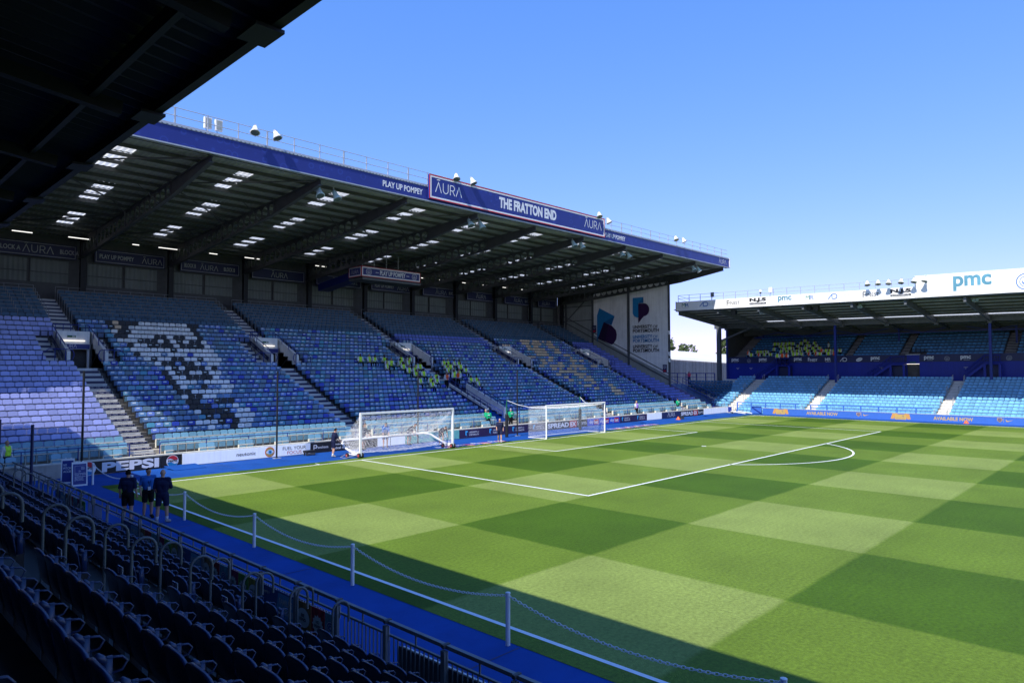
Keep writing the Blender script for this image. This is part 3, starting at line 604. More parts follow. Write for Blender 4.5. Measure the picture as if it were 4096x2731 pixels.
TAN = [(7, 51.4, 53.4), (8, 52.2, 54.2), (9, 49.6, 50.6), (9, 52.9, 54.0), (10, 49.0, 50.1), (10, 53.3, 54.5), (11, 48.7, 49.5), (11, 51.0, 52.4), (12, 48.2, 49.3), (12, 50.5, 52.5), (12, 54.4, 55.4), (13, 47.9, 48.8), (13, 50.8, 53.0), (14, 47.4, 48.3), (14, 50.7, 53.1), (15, 49.1, 53.2), (16, 48.6, 50.2), (16, 51.0, 54.8), (17, 47.1, 48.1), (17, 48.8, 51.9), (17, 52.5, 55.3), (17, 56.8, 57.8), (18, 48.4, 49.4), (18, 51.0, 52.7), (18, 53.7, 55.0), (19, 48.9, 49.7), (19, 50.3, 51.3), (19, 54.5, 57.0), (20, 47.5, 49.1), (20, 51.1, 52.0), (20, 54.6, 55.9), (21, 49.7, 52.1), (21, 54.7, 56.0), (22, 50.4, 52.8), (22, 54.1, 55.4), (23, 50.0, 53.0), (23, 54.6, 55.7), (24, 46.4, 47.6), (24, 50.2, 52.4), (24, 54.2, 56.0), (25, 45.9, 46.6), (25, 50.3, 54.0), (25, 54.9, 56.0), (26, 50.6, 56.5)]
VIO = (.40, .45, .84); LBL = (.19, .40, .52); WHT = (.92, .93, .93); BLK = (.013, .013, .016); TAN_C = (.80, .58, .36)
MIX = [(.12, .26, .48), (.14, .26, .46), (.13, .25, .60), (.15, .24, .64), (.13, .32, .46), (.08, .19, .40), (.15, .25, .34), (.03, .07, .50), (.15, .29, .54), (.09, .33, .48)]
def seat_color(n, x):
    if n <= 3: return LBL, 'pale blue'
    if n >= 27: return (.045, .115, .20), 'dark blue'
    for s, e, k in MO.get(n, []):
        if s-.1 <= x-.0 <= e-.1 and 3.5 < x < 14: return {'w': WHT, 'k': BLK, 't': TAN_C}[k], {'w': 'white', 'k': 'black', 't': 'tan'}[k]
    if x < 2.2: return VIO, 'violet blue'
    if x > 60.8: return (.17, .22, .66), 'violet blue'
    for r, s, e in TAN:
        if r == n and s <= x <= e and rng.random() < .85: return TAN_C, 'tan'
    if 31.5 < x < 45 and n >= 25: return (.13, .19, .62), 'violet blue'
    return MIX[int(rng.integers(len(MIX)))], 'mixed blue'
# seat template, front faces -Y, origin at back-top centre foot: returns list of (verts, faces, kind)
def seat_template(wd=.415):
    hw = wd/2; V = []; F = []; K = []
    def addp(vs, fs, k): b = len(V); V.extend(vs); F.extend(tuple(b+i for i in f) for f in fs); K.extend([k]*len(fs))
    out = [(-hw+.012, -.245), (-hw, -.08), (-hw+.025, -.03), (-hw+.08, 0), (hw-.08, 0), (hw-.025, -.03), (hw, -.08), (hw-.012, -.245)]
    k = len(out); addp([(u, -.02+v*.12-.0, v) for u, v in out]+[(u, .025+v*.10, v) for u, v in out], [tuple(range(k)), tuple(range(2*k-1, k-1, -1))]+[(i, i+k, (i+1) % k+k, (i+1) % k) for i in range(k)], 0)
    def bx(x0, x1, y0, y1, z0, z1, kk): addp([(x, y, z) for z in (z0, z1) for y in (y0, y1) for x in (x0, x1)], [(0, 2, 3, 1), (4, 5, 7, 6), (0, 1, 5, 4), (2, 6, 7, 3), (0, 4, 6, 2), (1, 3, 7, 5)], kk)
    bx(-hw+.03, hw-.03, -.17, -.12, -.62, -.325, 1)
    bx(-hw-.01, hw+.01, -.15, -.0, -.305, -.262, 2)  # frame bar; where dark, its colour stands in for the shaded gap
    bx(-hw-.012, -hw+.012, -.15, .02, -.74, -.30, 2)
    addp([(-.13, -.0265, -.05), (.06, -.0265, -.05), (.06, -.0355, -.125), (-.13, -.0355, -.125)], [(0, 1, 2, 3)], 3)
    addp([(-.012, -.173, -.42), (.012, -.173, -.42), (.012, -.173, -.44), (-.012, -.173, -.44)], [(0, 1, 2, 3)], 4)
    return np.array(V), F, np.array(K)
TV, TF, TK = seat_template()
SEATS = []
for n in range(1, NR+1):
    y = YN(n); sg = [(-5.2, 65.6)]
    for a in AIS: sg = cut(sg, a-.68, a+.68)
    if 17.0 < y < 21.2:
        for a in AIS: sg = cut(sg, a-2.1, a+2.1)
    if y < 12.6: sg = cut(sg, GW0-.05, GW1+.05)
    for s, e in sg:
        k = int((e-s)//.452); pad = (e-s-k*.452)/2
        for i in range(k):
            x = s+pad+(i+.5)*.452
            if n == 1 and (i*7+int(s)) % 5 not in (1, 3): continue
            SEATS.append((n, x, y))
near_ids = set([i for i, (n, x, y) in enumerate(SEATS) if x < 16.5 and (n <= 7 or (n == 8 and x < 2.5))][:300])
ROWN = ['front', 'second', 'third', 'fourth', 'fifth', 'sixth', 'seventh', 'eighth']
def big_mesh(name, inst, tv, tf, tk, cols, matr):     # inst: (k,3) offsets, cols[i][kind] colours
    k = len(inst); nv = len(tv); V = (tv[None]+np.array(inst)[:, None, :]).reshape(-1, 3)
    F = [tuple(i*nv+q for q in f) for i in range(k) for f in tf]; me = bpy.data.meshes.new(name); me.from_pydata(V.tolist(), [], F)
    at = me.attributes.new('tint', 'FLOAT_COLOR', 'FACE'); C = np.ones((k*len(tf), 4))
    for i in range(k): C[i*len(tf):(i+1)*len(tf), :3] = np.array(cols[i])[tk]
    at.data.foreach_set('color', C.ravel()); me.materials.append(matr); me.update(); return link(name, me)
inst = []; cols = []
def seat_cols(n, c, nm):
    pan = tuple(v*.62+.03 for v in c) if nm == 'mixed blue' else tuple(v*.75+.012 for v in c); fr = (.62, .60, .52) if n <= 3 else ((.10, .12, .22) if nm == 'violet blue' else (.02, .022, .028))  # pan greyed; pan and dark frame also darkened to paint in shade below backrests
    sticker = c
    if nm == 'mixed blue' and rng.random() < .62: sticker = (.62, .70, .76)
    if nm in ('white', 'black') and rng.random() < .25: sticker = (.5, .58, .6)
    dot = (.5, .52, .55) if nm in ('mixed blue', 'black') else pan
    return [c, pan, fr, sticker, dot]
# individual seats share meshes: back (object colour), pan, frame, sticker
def sub(kinds, name, m, keep=True):
    fs = [f for f, k in zip(TF, TK) if k in kinds]; me = bpy.data.meshes.new(name); me.from_pydata(TV.tolist(), [], fs); me.materials.append(m)
    bm = bmesh.new(); bm.from_mesh(me); bmesh.ops.delete(bm, geom=[v for v in bm.verts if not v.link_faces], context='VERTS'); bm.to_mesh(me); bm.free(); return me
me_back, me_pan, me_fr, me_stk = sub((0,), 'backrest', M('seat_obj')), sub((1, 4), 'seat_pan', M('seat_obj')), sub((2,), 'frame', M('seat_obj')), sub((3,), 'label_plate', M('seat_obj'))
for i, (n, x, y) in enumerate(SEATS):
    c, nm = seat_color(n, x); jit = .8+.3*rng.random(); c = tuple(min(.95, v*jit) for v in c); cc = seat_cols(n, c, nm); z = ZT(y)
    if i in near_ids:
        sd_ = 'left of' if x < 2.85 else 'right of'; e = thing('tip_up_seat', '%s seat in the %s end stand row, %s the first aisle' % (nm, ROWN[n-1], sd_), 'seat', '%s seats, %s row %s the first aisle' % (nm, ROWN[n-1], sd_), loc=(x, y, z-.74))
        for me, q in ((me_back, 0), (me_pan, 1), (me_fr, 2), (me_stk, 3)):
            if q == 3 and cc[3] == c: continue
            o = link(me.name.split('.')[0], me, e); o.location = (0, 0, .74); o.color = (*cc[q], 1)
    else: inst.append((x, y, z)); cols.append(cc)
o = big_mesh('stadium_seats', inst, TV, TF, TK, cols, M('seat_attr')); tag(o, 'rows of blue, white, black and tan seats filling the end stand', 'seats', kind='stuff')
# safe-standing rails
rl = M('galv_dull')
for n in range(27, NR+1):
    y = YN(n)+.06; sg = [(-5.2, 65.4)]
    for a in AIS: sg = cut(sg, a-.72, a+.72)
    for s, e in sg:
        b = MB(); z = DK(YN(n)); b.bar((s, y, z+1.08), (e, y, z+1.08), .035, .035, rl)
        k = max(1, round((e-s)/.92))
        for q in range(k+1): xx = s+(e-s)*q/k; b.box(xx-.017, xx+.017, y-.017, y+.017, z-.0, z+1.065, rl)
        b.build('standing_rail', END)
# low blue rail in front rows
sg = [(-5, 65.5)]
for a in AIS: sg = cut(sg, a-.75, a+.75)
sg = cut(sg, GW0-.6, GW1+.6)
for s, e in sg:
    b = MB(); y = 5.72; b.tube([(s, y, .55), (s, y, 1.28), (s+.05, y, 1.32), (e-.05, y, 1.32), (e, y, 1.28), (e, y, .55)], .026, M('rail_blue'))
    k = max(1, round((e-s)/2.3))
    for q in range(1, k): b.tube([(s+(e-s)*q/k, y, .3), (s+(e-s)*q/k, y, 1.32)], .024, M('rail_blue'))
    b.build('front_rail', END)

# ------------------------------------------------------------------ floodlights on and under the end stand roof
def flood_proto(pale):
    e = thing('floodlight', 'x', 'floodlight'); m = M('lamp_pale' if pale else 'lamp_hood')
    # bell: axis pointing -Y and down
    ax = Vector((0, -.42, -.9)) if not pale else Vector((.1, -.45, -.9))
    prof = [(0, .10), (.05, .17), (.22, .21), (.42, .27), (.58, .36), (.72, .44)] if not pale else [(0, .16), (.06, .22), (.3, .24), (.55, .28), (.75, .36), (.92, .44)]
    MB().lathe(prof, -ax*.2, ax, m, 16).build('housing', e, True)
    MB().lathe([(0, .36), (.012, .36)], ax*(.535 if not pale else .73), ax, M('glass_dark'), 16).build('lens', e)
    b = MB(); b.box(-.09, .09, -.05, .22, .12, .30, M('galvanised')); b.box(-.05, .05, .1, .2, -.7 if not pale else .2, .34 if not pale else .62, M('galvanised')); b.tube([(0, .2, .2), (.12, .2, -.1), (.02, .2, -.62)] if not pale else [(0, .2, .3), (.1, .15, .5), (0, .2, .62)], .014, M('black'))
    b.build('bracket', e); e.scale = (.66,)*3; return e
PA, PB = flood_proto(False), flood_proto(True)
def place(proto, used, loc, label, group, rz=0):
    o = proto if not used else copytree(proto)
    o.location = loc; o.rotation_euler = (0, 0, rz); o['label'] = label; o['group'] = group; return o
tops = [(7.5, 'left one of the leftmost pair on the end stand'), (8.75, 'right one of the leftmost pair on the end stand'), (22.8, 'left of the pair above the big sign'), (24.4, 'right of the pair above the big sign'), (40.3, 'left of the pair just right of the big sign'), (41.7, 'right of the pair just right of the big sign'), (53.9, 'left of the pair nearest the far corner'), (55.5, 'right of the pair nearest the far corner')]
for i, (x, d) in enumerate(tops): place(PA, i > 0, (x, 3.2, 18.98+RZ(x)+(.35 if 20 < x < 41 else 0)), 'white roof floodlight, '+d, 'floodlights on the end stand roof', (-.5 if i % 2 == 0 else .45))
unders = [(12.6, 'the leftmost pair'), (25.6, 'the pair under the big sign\'s left'), (38.4, 'the pair under the big sign\'s right'), (46.0, 'the pair right of the big sign'), (60.2, 'the pair near the roof corner')]
k = 0
for x, d in unders:
    for s, q in ((-.2, 'left of '), (.95, 'right of ')): place(PB, k > 0, (x+s, 4.6, 16.6+RZ(x)), 'pale green lamp under end roof, '+q+d, 'floodlights under the end stand roof', -.2 if s < 0 else .25); k += 1
for x, lb in ((5.15, 'left white cabinet on the roof rail near the left end'), (5.75, 'right white cabinet on the roof rail near the left end'), (21.8, 'left white cabinet standing above the big roof sign'), (22.4, 'second white cabinet above the big roof sign'), (37.4, 'left cabinet behind the right end of the big roof sign'), (38.0, 'right cabinet behind the right end of the big roof sign')):
    z = 18.55+RZ(x)+(0 if x < 10 else .1); b = MB().box(x-.2, x+.2, 3.9, 4.06, z, z+.62, M('white')); b.box(x-.14, x+.14, 3.885, 3.9, z+.06, z+.56, M('clad')); b.tube([(x-.1, 3.98, z), (x-.05, 4.0, z-.2), (x+.1, 4.0, z-.4)], .015, M('black')); one(b, 'equipment_box', lb, 'box', 'cabinets on the end stand roof')
# wall cameras on far column
for z, lb in ((9.9, 'top white camera on the front column of the far end wall'), (7.2, 'second white camera down the front column of the far end wall'), (6.4, 'lowest white camera on the front column of the far end wall')):
    b = MB().box(65.9, 66.02, 11.2, 11.45, z, z+.3, M('white')); b.lathe([(0, .1), (.1, .14), (.2, .1)], (65.85, 11.2, z), (0, 0, -1), M('white'), 10); one(b, 'camera', lb, 'camera', 'cameras on the end wall column')

# ------------------------------------------------------------------ advertising boards along the end stand
def board(x0, x1, m, label, fn=None, y=4.94, z0=.03, z1=.66):
    e = thing('advertising_board', label, 'board', 'boards along the end stand wall', loc=((x0+x1)/2, y, 0))
    add_to(e, MB().box(x0, x1, y, y+.055, z0, z1, M(m)), 'panel')
    if fn:
        b = MB(); fn(b); add_to(e, b, 'artwork')
    return e
BY = 4.94
def T(b, s, x, z, wd, ht, m, bold=.01, lift=.006): text(b, s, (x, BY, z), X, Z, wd, ht, M(m), bold, lift)
def disc(b, cx, cz, r, m, lift, a0=0, a1=2*math.pi, k=28): shape(b, arc((cx, cz), r, a0, a1, k)[:-1] if a1-a0 > 6.2 else arc((cx, cz), r, a0, a1, k), (0, BY, 0), X, Z, M(m), lift)
def globe(b, cx, cz, r):
    disc(b, cx, cz, r*1.08, 'letter_white', .006)
    n = 14; wave = [(cx-r+2*r*i/n, cz+.32*r+.16*r*math.sin(i/n*math.pi*2)) for i in range(n+1)]
    def cl(pts): return [(x, z) for x, z in pts]
    wv = [(x, z) for x, z in wave if (x-cx)**2+(z-cz)**2 < r*r*.97]
    a0 = math.atan2(wv[-1][1]-cz, wv[-1][0]-cx); a1 = math.atan2(wv[0][1]-cz, wv[0][0]-cx)
    shape(b, cl(wv+arc((cx, cz), r, a0, a1 if a1 > a0 else a1+2*math.pi, 16)), (0, BY, 0), X, Z, M('red'), .012)
    wl = [(x, z-.66*r) for x, z in wave]; wl = [(x, z) for x, z in wl if (x-cx)**2+(z-cz)**2 < r*r*.97]
    a0 = math.atan2(wl[0][1]-cz, wl[0][0]-cx); a1 = math.atan2(wl[-1][1]-cz, wl[-1][0]-cx)
    a0 = a0 % (2*math.pi); a1 = a1 % (2*math.pi); shape(b, list(reversed(wl))+arc((cx, cz), r, a0, a1 if a1 > a0 else a1+2*math.pi, 16), (0, BY, 0), X, Z, M('uni_blue'), .012)
    T(b, 'PEPSI', cx-.8*r, cz-.14*r, 1.6*r, .36*r, 'black', .03, .02)
def f1(b): globe(b, -.02, .34, .33); T(b, 'PEPSI', .6, .09, 2.7, .5, 'letter_white', .045)
board(-.5, 3.38, 'black', 'black board with large white lettering and a red, white and blue roundel at its left', f1)
board(3.42, 4.46, 'black', 'short black board with one red, white and blue roundel beside the white board', lambda b: globe(b, 3.98, .34, .29))
def f2(b):
    T(b, 'neutonic', 7.5, .25, 1.15, .2, 'black', .01)
    disc(b, 9.52, .34, .30, 'orange', .006); disc(b, 9.52, .34, .26, 'gold', .01)
    shape(b, [(9.27, .34), (9.4, .45), (9.55, .48), (9.68, .44), (9.78, .33), (9.65, .24), (9.5, .21), (9.36, .25)], (0, BY, 0), X, Z, M('letter_white'), .014); disc(b, 9.53, .345, .115, 'cyan', .018); disc(b, 9.53, .345, .05, 'black', .022)
board(4.5, 9.98, 'board_white', 'long white board with black word and a round golden eye picture', f2)
def f3(b): T(b, 'FUEL YOUR', 10.35, .36, 1.55, .2, 'black', .0); T(b, 'FOCUS', 10.65, .1, .95, .19, 'red', .0)
board(10.0, 12.2, 'board_white', 'white board with two lines of thin black and red capitals', f3)
def f4(b):
    stroke(b, [(12.45, .17), (12.45, .5), (12.62, .5), (12.62, .33), (12.5, .33)], .045, (0, BY, 0), X, Z, M('letter_white')); T(b, 'Panchaea', 12.62, .27, .85, .17, 'letter_white', .0)
    T(b, 'Solving AI\'s', 13.7, .36, 1.3, .15, 'letter_white', .02); T(b, 'critical needs', 13.7, .14, 1.4, .15, 'letter_white', .02)
board(12.24, 17.25, 'black', 'black board with white words behind the wheeled goal', f4)
board(17.28, 19.6, 'board_white', 'plain white board behind the net of the wheeled goal', lambda b: b.box(18.3, 18.34, BY-.006, BY, .03, .66, M('black')))
board(19.64, 24.7, 'mint', 'pale green board with faint dark patches behind the wheeled goal', lambda b: [T(b, 'aqua', 20.6, .22, 1.2, .28, 'uni_blue', .01), T(b, 'cars', 22.4, .22, 1.0, .25, 'letter_white', .01)])
def fu(x):
    def f(b):
        uni_logo(b, (x, BY, .1), X, Z, .46, M('cyan'), M('uni_blue'), None, True, .008); T(b, 'UNIVERSITY', x+.42, .37, .8, .13, 'letter_white', .012); T(b, 'OF', x+1.25, .37, .17, .1, 'letter_white', .0); T(b, 'PORTSMOUTH', x+.42, .17, 1.0, .13, 'letter_white', .012)
    return f
board(24.74, 34.9, 'board_purple', 'long dark purple board with three blue shield marks between the two goals', lambda b: [fu(x)(b) for x in (25.33, 27.9, 30.54, 33.1)])
def fs(x, k=1.0):
    def f(b):
        T(b, 'SPREAD', x, .13, 3.0*k, .42, 'letter_white', .045); b.box(x+3.1*k, x+4.15*k, BY-.006, BY, .05, .64, M('red')); T(b, 'EX', x+3.2*k, .13, .85*k, .42, 'letter_white', .045, .012); T(b, 'Sports', x+4.25*k, .1, 1.4*k, .46, 'letter_white', .0)
    return f
board(34.93, 40.6, 'black', 'black board with bold white capitals and red block behind the fixed goal', fs(35.0, .97))
def fk(b):
    for x in (40.95, 42.6, 44.25): T(b, 'sky', x, .14, .62, .4, 'letter_white', .02); b.box(x+.68, x+1.4, BY-.006, BY, .14, .58, M('red')); T(b, 'bet', x+.74, .2, .6, .32, 'letter_white', .02, .012)
board(40.63, 45.83, 'sky_blue_board', 'blue board with three repeated words on red squares behind the fixed goal', fk)
board(45.86, 47.78, 'board_purple', 'short dark purple board with one shield mark, left of its twin', fu(46.2))
board(47.82, 50.72, 'board_purple', 'dark purple board with one shield mark next to the white panel', fu(48.9))
board(50.76, 53.6, 'board_white', 'blank white board left of the navy name board')
board(53.64, 57.45, 'navy', 'navy board with one spaced white name near the far corner', lambda b: aura(b, (54.8, BY, .16), X, Z, 1.5, M('letter_white'), .006))
board(57.5, 62.75, 'black', 'black board with bold capitals and red block near the far corner', fs(57.6, .9))
board(62.8, 68.9, 'board_white', 'long blank white board at the far corner', lambda b: [b.box(x, x+.03, BY-.006, BY, .03, .66, M('off_white')) for x in (64.6, 66.8)])
b = MB().box(68.9, 68.97, 4.5, 5.2, 0, .7, M('rail_blue')); b.bar((68.93, 4.5, .05), (68.93, 5.2, .65), .09, .04, M('navy')); one(b, 'board_end', 'dark blue end frame closing the white board at the far corner', 'frame')
MATS_ = [(20.2, .95), (21.9, .98), (23.5, 1.0), (25.2, 1.02), (39.9, .95), (41.3, .98), (42.8, 1.05), (44.4, 1.1), (46.1, 1.15)]
ORD = ['first', 'second', 'third', 'fourth', 'fifth', 'sixth', 'seventh', 'eighth', 'ninth', 'tenth', 'eleventh', 'twelfth', 'thirteenth', 'fourteenth', 'fifteenth', 'sixteenth']
for i, (x, y) in enumerate(MATS_):
    j = i if i < 4 else i-4; side = 'beside the wheeled goal' if i < 4 else 'beside the fixed goal'
    e = thing('advertising_mat', '%s flat red and white logo mat from the left %s' % (ORD[j], side), 'mat', 'logo mats on the track', loc=(x, y+.5, .0))
    a, bb_ = Vector((.93, -.36, 0)).normalized(), Vector((.25, .97, 0)).normalized(); o = Vector((x-.6, y+.35, .002))
    q = MB(); shape(q, [(-.05, -.05), (1.42, -.05), (1.42, .95), (-.05, .95)], o, a, bb_, M('sky_blue_board'), .004); add_to(e, q, 'sheet')
    q = MB(); text(q, 'sky', o, a, bb_, .62, .9, M('letter_white'), .02, .010); shape(q, [(.68, 0), (1.38, 0), (1.38, .8), (.68, .8)], o, a, bb_, M('red'), .008); text(q, 'bet', o+a*.73+bb_*.1, a, bb_, .6, .6, M('letter_white'), .02, .014); add_to(e, q, 'lettering')
for i, (x, y, rz_) in enumerate(((4.3, 4.0, 0), (48.2, 3.3, 0), (61.3, 3.5, 0))):
    b = MB(); b.add([(x-.9, y+.5, .16), (x+.7, y+.5, .16), (x+.9, y-.5, .02), (x-.7, y-.5, .02), (x-.9, y+.5, .13), (x+.7, y+.5, .13), (x+.9, y-.5, .001), (x-.7, y-.5, .001)], [(0, 1, 2, 3), (7, 6, 5, 4), (0, 4, 5, 1), (1, 5, 6, 2), (2, 6, 7, 3), (3, 7, 4, 0)], M('track')); one(b, 'ramp', 'low blue ramp on the track by '+('the roundel boards at the left', 'the purple and white boards', 'the white board at the far corner')[i], 'ramp', 'ramps on the track')
for x, y, lb in ((67.6, 3.1, 'left white plank ramp in the far corner of the track'), (68.6, 2.7, 'right white plank ramp in the far corner of the track')):
    b = MB().bar((x, y+.8, .25), (x+.25, y-.9, .03), .45, .06, M('white')); b.box(x-.15, x+.15, y+.6, y+.8, 0, .2, M('steel_grey')); one(b, 'plank_ramp', lb, 'ramp', 'plank ramps')
for x, y, lb in ((54.0, 3.2, 'orange marker cone on the blue track below the navy board'), (68.2, -19.9, 'orange marker cone in front of the blue electronic board')):
    b = MB().lathe([(0, .26), (.03, .26), (.04, .2), (.3, .06), (.31, .03)], (x, y, 0), Z, M('orange'), 14); one(b, 'marker_cone', lb, 'cone')
b = MB().box(54.5, 55.1, 3.2, 3.6, .0, .28, M('black')); b.box(54.45, 55.15, 3.15, 3.2, .02, .22, M('steel_dark')); one(b, 'speaker_box', 'small black box beside the orange cone near the navy board', 'box')
b = MB().box(11.45, 12.1, 4.1, 4.5, .16, .3, M('black'));
for x in (11.5, 12.0): b.box(x, x+.06, 4.12, 4.2, 0, .16, M('black')); b.box(x, x+.06, 4.4, 4.48, 0, .16, M('black'))
b.box(11.5, 12.05, 4.08, 4.1, .05, .15, M('steel_dark')); one(b, 'equipment_box', 'low black box on the track in front of the white and black boards', 'box')

# ------------------------------------------------------------------ goals
def net_grid(mb, corners, nu, nv, r, m, sag=0, jit=0, seed=1):
    g = np.random.default_rng(seed); A, B, C_, D = (Vector(c) for c in corners); P = [[None]*(nv+1) for _ in range(nu+1)]
    for i in range(nu+1):
        for j in range(nv+1):
            u, v = i/nu, j/nv; p = A*(1-u)*(1-v)+B*u*(1-v)+C_*u*v+D*(1-u)*v
            s = math.sin(math.pi*v)*(.6+.4*math.sin(math.pi*u))*sag; p = p+Vector((0, 0, -s))
            if jit and 0 < i < nu and 0 < j < nv: p = p+Vector(g.normal(0, jit, 3))
            P[i][j] = p
    for i in range(nu+1): mb.tube(P[i], r, m, 3, False)
    for j in range(nv+1): mb.tube([P[i][j] for i in range(nu+1)], r, m, 3, False)
c = PW/2; gx0, gx1 = c-3.72, c+3.72
e = thing('football_goal', 'fixed white football goal with box net on the goal line', 'goal', loc=(c, 0, 0))
for x in (gx0, gx1): add_to(e, MB().tube([(x, 0, 0), (x, 0, 2.5)], .06, M('white'), 12), 'post')
add_to(e, MB().tube([(gx0-.06, 0, 2.5), (gx1+.06, 0, 2.5)], .06, M('white'), 12), 'crossbar')
nb = MB(); dy = 1.85; zt_ = 2.35; r_ = .0045
net_grid(nb, [(gx0, dy, .02), (gx1, dy, .02), (gx1, dy, zt_), (gx0, dy, zt_)], 62, 20, r_, M('net'), 0, .008)
net_grid(nb, [(gx0, 0, 2.46), (gx1, 0, 2.46), (gx1, dy, zt_), (gx0, dy, zt_)], 62, 15, r_, M('net'), .22, .008, 2)
for x, s in ((gx0, 3), (gx1, 4)): net_grid(nb, [(x, 0, .02), (x, dy, .02), (x, dy, zt_), (x, 0, 2.46)], 15, 20, r_, M('net'), 0, .008, s)
nb.tube([(gx0, 0, .03), (gx0, dy, .03), (gx1, dy, .03), (gx1, 0, .03)], .03, M('white'), 6); nb.tube([(gx0, dy, zt_), (gx1, dy, zt_)], .014, M('net'), 4)
add_to(e, nb, 'net')
for sx, hx, lb in ((gx0-.9, gx0, 'green post with black padded foot left of the fixed goal'), (gx1+.9, gx1, 'green post with black padded foot behind the right of the fixed goal')):
    t = thing('net_post', lb, 'post', 'net stanchions behind the fixed goal', loc=(sx, 3.3, 0))
    add_to(t, MB().tube([(sx, 3.3, 0), (sx, 3.3, 2.9)], .05, M('green_sign'), 10), 'pole'); add_to(t, MB().lathe([(0, .12), (.05, .13), (1.75, .13), (1.8, .10)], (sx, 3.3, 0), Z, M('black'), 14), 'padding')
    add_to(t, MB().tube([(sx, 3.3, 2.86), ((sx+hx)/2, 2.55, 2.52), (hx, dy, zt_)], .018, M('white'), 5), 'guy_rope')
# wheeled practice goal being folded
wx0, wx1, wy = 13.14, 20.42, .82
e = thing('practice_goal', 'portable white goal on wheels with its rear net frame being lifted', 'goal', loc=(16.8, wy, 0))
for x in (wx0, wx1): add_to(e, MB().box(x-.06, x+.06, wy-.06, wy+.06, .1, 2.56, M('white')), 'post')
add_to(e, MB().box(wx0-.06, wx1+.06, wy-.06, wy+.06, 2.56, 2.68, M('white')), 'crossbar')
fr = MB()
for x, s in ((wx0, -1), (wx1, 1)):
    fr.tube([(x+s*.02, wy+.1, .22), (x+s*.02, wy+.8, .25), (x+s*.05, wy+1.6, .5), (x-s*.1, wy+2.2, .78), (x-s*.5, wy+2.5, .84)], .065, M('white'), 8)
    fr.tube([(x, wy, .14), (x+s*.05, wy+1.1, .14)], .05, M('white'), 6)
fr.tube([(wx0+.5, wy+2.5, .84), (wx1-.5, wy+2.5, .84)], .06, M('white'), 8)
fr.tube([(wx0-.1, wy+.1, .2), (wx0-.95, wy+.25, .05), (wx0-.85, wy+.8, .06), (wx0-.1, wy+.9, .3)], .02, M('galvanised'), 6)
add_to(e, fr, 'rear_frame')
add_to(e, MB().tube([(16.9, wy+2.42, .86), (wx1-1.2, wy+2.42, .9)], .04, M('black'), 6), 'handle_bar')
nb = MB(); net_grid(nb, [(wx0, wy, 2.58), (wx1, wy, 2.58), (wx1-.3, wy+2.45, .84), (wx0+.3, wy+2.45, .84)], 60, 22, .0058, M('net'), .45, .02, 5)
net_grid(nb, [(wx0+.3, wy+2.45, .84), (wx1-.3, wy+2.45, .84), (wx1, wy+.5, .25), (wx0, wy+.5, .25)], 60, 14, .0058, M('net'), .42, .025, 6)
for x, xs_, s in ((wx0, wx0+.3, 7), (wx1, wx1-.3, 8)): net_grid(nb, [(x, wy, .25), (x, wy+.5, .25), (xs_, wy+2.45, .84), (x, wy, 2.55)], 10, 20, .0058, M('net'), .1, .015, s)
add_to(e, nb, 'net')
def wheel(x, y, z, r):
    o = add_to(e, MB().lathe([(-.05, r*.8), (-.045, r), (.045, r), (.05, r*.8)], (x, y, z), X, M('rubber'), 16), 'wheel'); q = MB().lathe([(-.065, r*.5), (.065, r*.5)], (x, y, z), X, M('red'), 12); q.lathe([(-.075, r*.2), (.075, r*.2)], (x, y, z), X, M('galvanised'), 8); h_ = add_to(e, q, 'hub', o)
for x in (wx0, wx1):
    wheel(x+(.22 if x == wx0 else -.22)*0-.12, wy-.02, .15, .15); wheel(x+.14, wy+.05, .15, .15); wheel(x-.55 if x == wx0 else x-.4, wy+.55, .15, .15)
# black net poles
for x, y, hh, lb in ((-.34, 4.75, 5.2, 'tall black net pole at the left, in front of the roundel board'), (9.63, 4.3, 5.15, 'tall black net pole in front of the white boards'), (20.3, 4.4, 5.3, 'tall black net pole behind the wheeled goal'), (29.5, 3.4, 5.2, 'tall black net pole just left of the fixed goal'), (-3.25, 7.2, 2.85, 'short dark blue pole behind the barrier at the far left'), (-3.25, .5, 2.95, 'short dark blue pole behind the barrier by the board stands')):
    t = thing('net_pole', lb, 'pole', 'net poles along the track', loc=(x, y, 0)); m = 'black' if hh > 4 else 'navy'; z0 = .0 if hh > 4 else 0
    add_to(t, MB().tube([(x, y, z0), (x, y, hh)], .055 if hh > 4 else .06, M(m), 8), 'pole'); add_to(t, MB().box(x-.2, x+.25, y-.12, y+.12, 0, .03, M('galvanised')), 'foot')

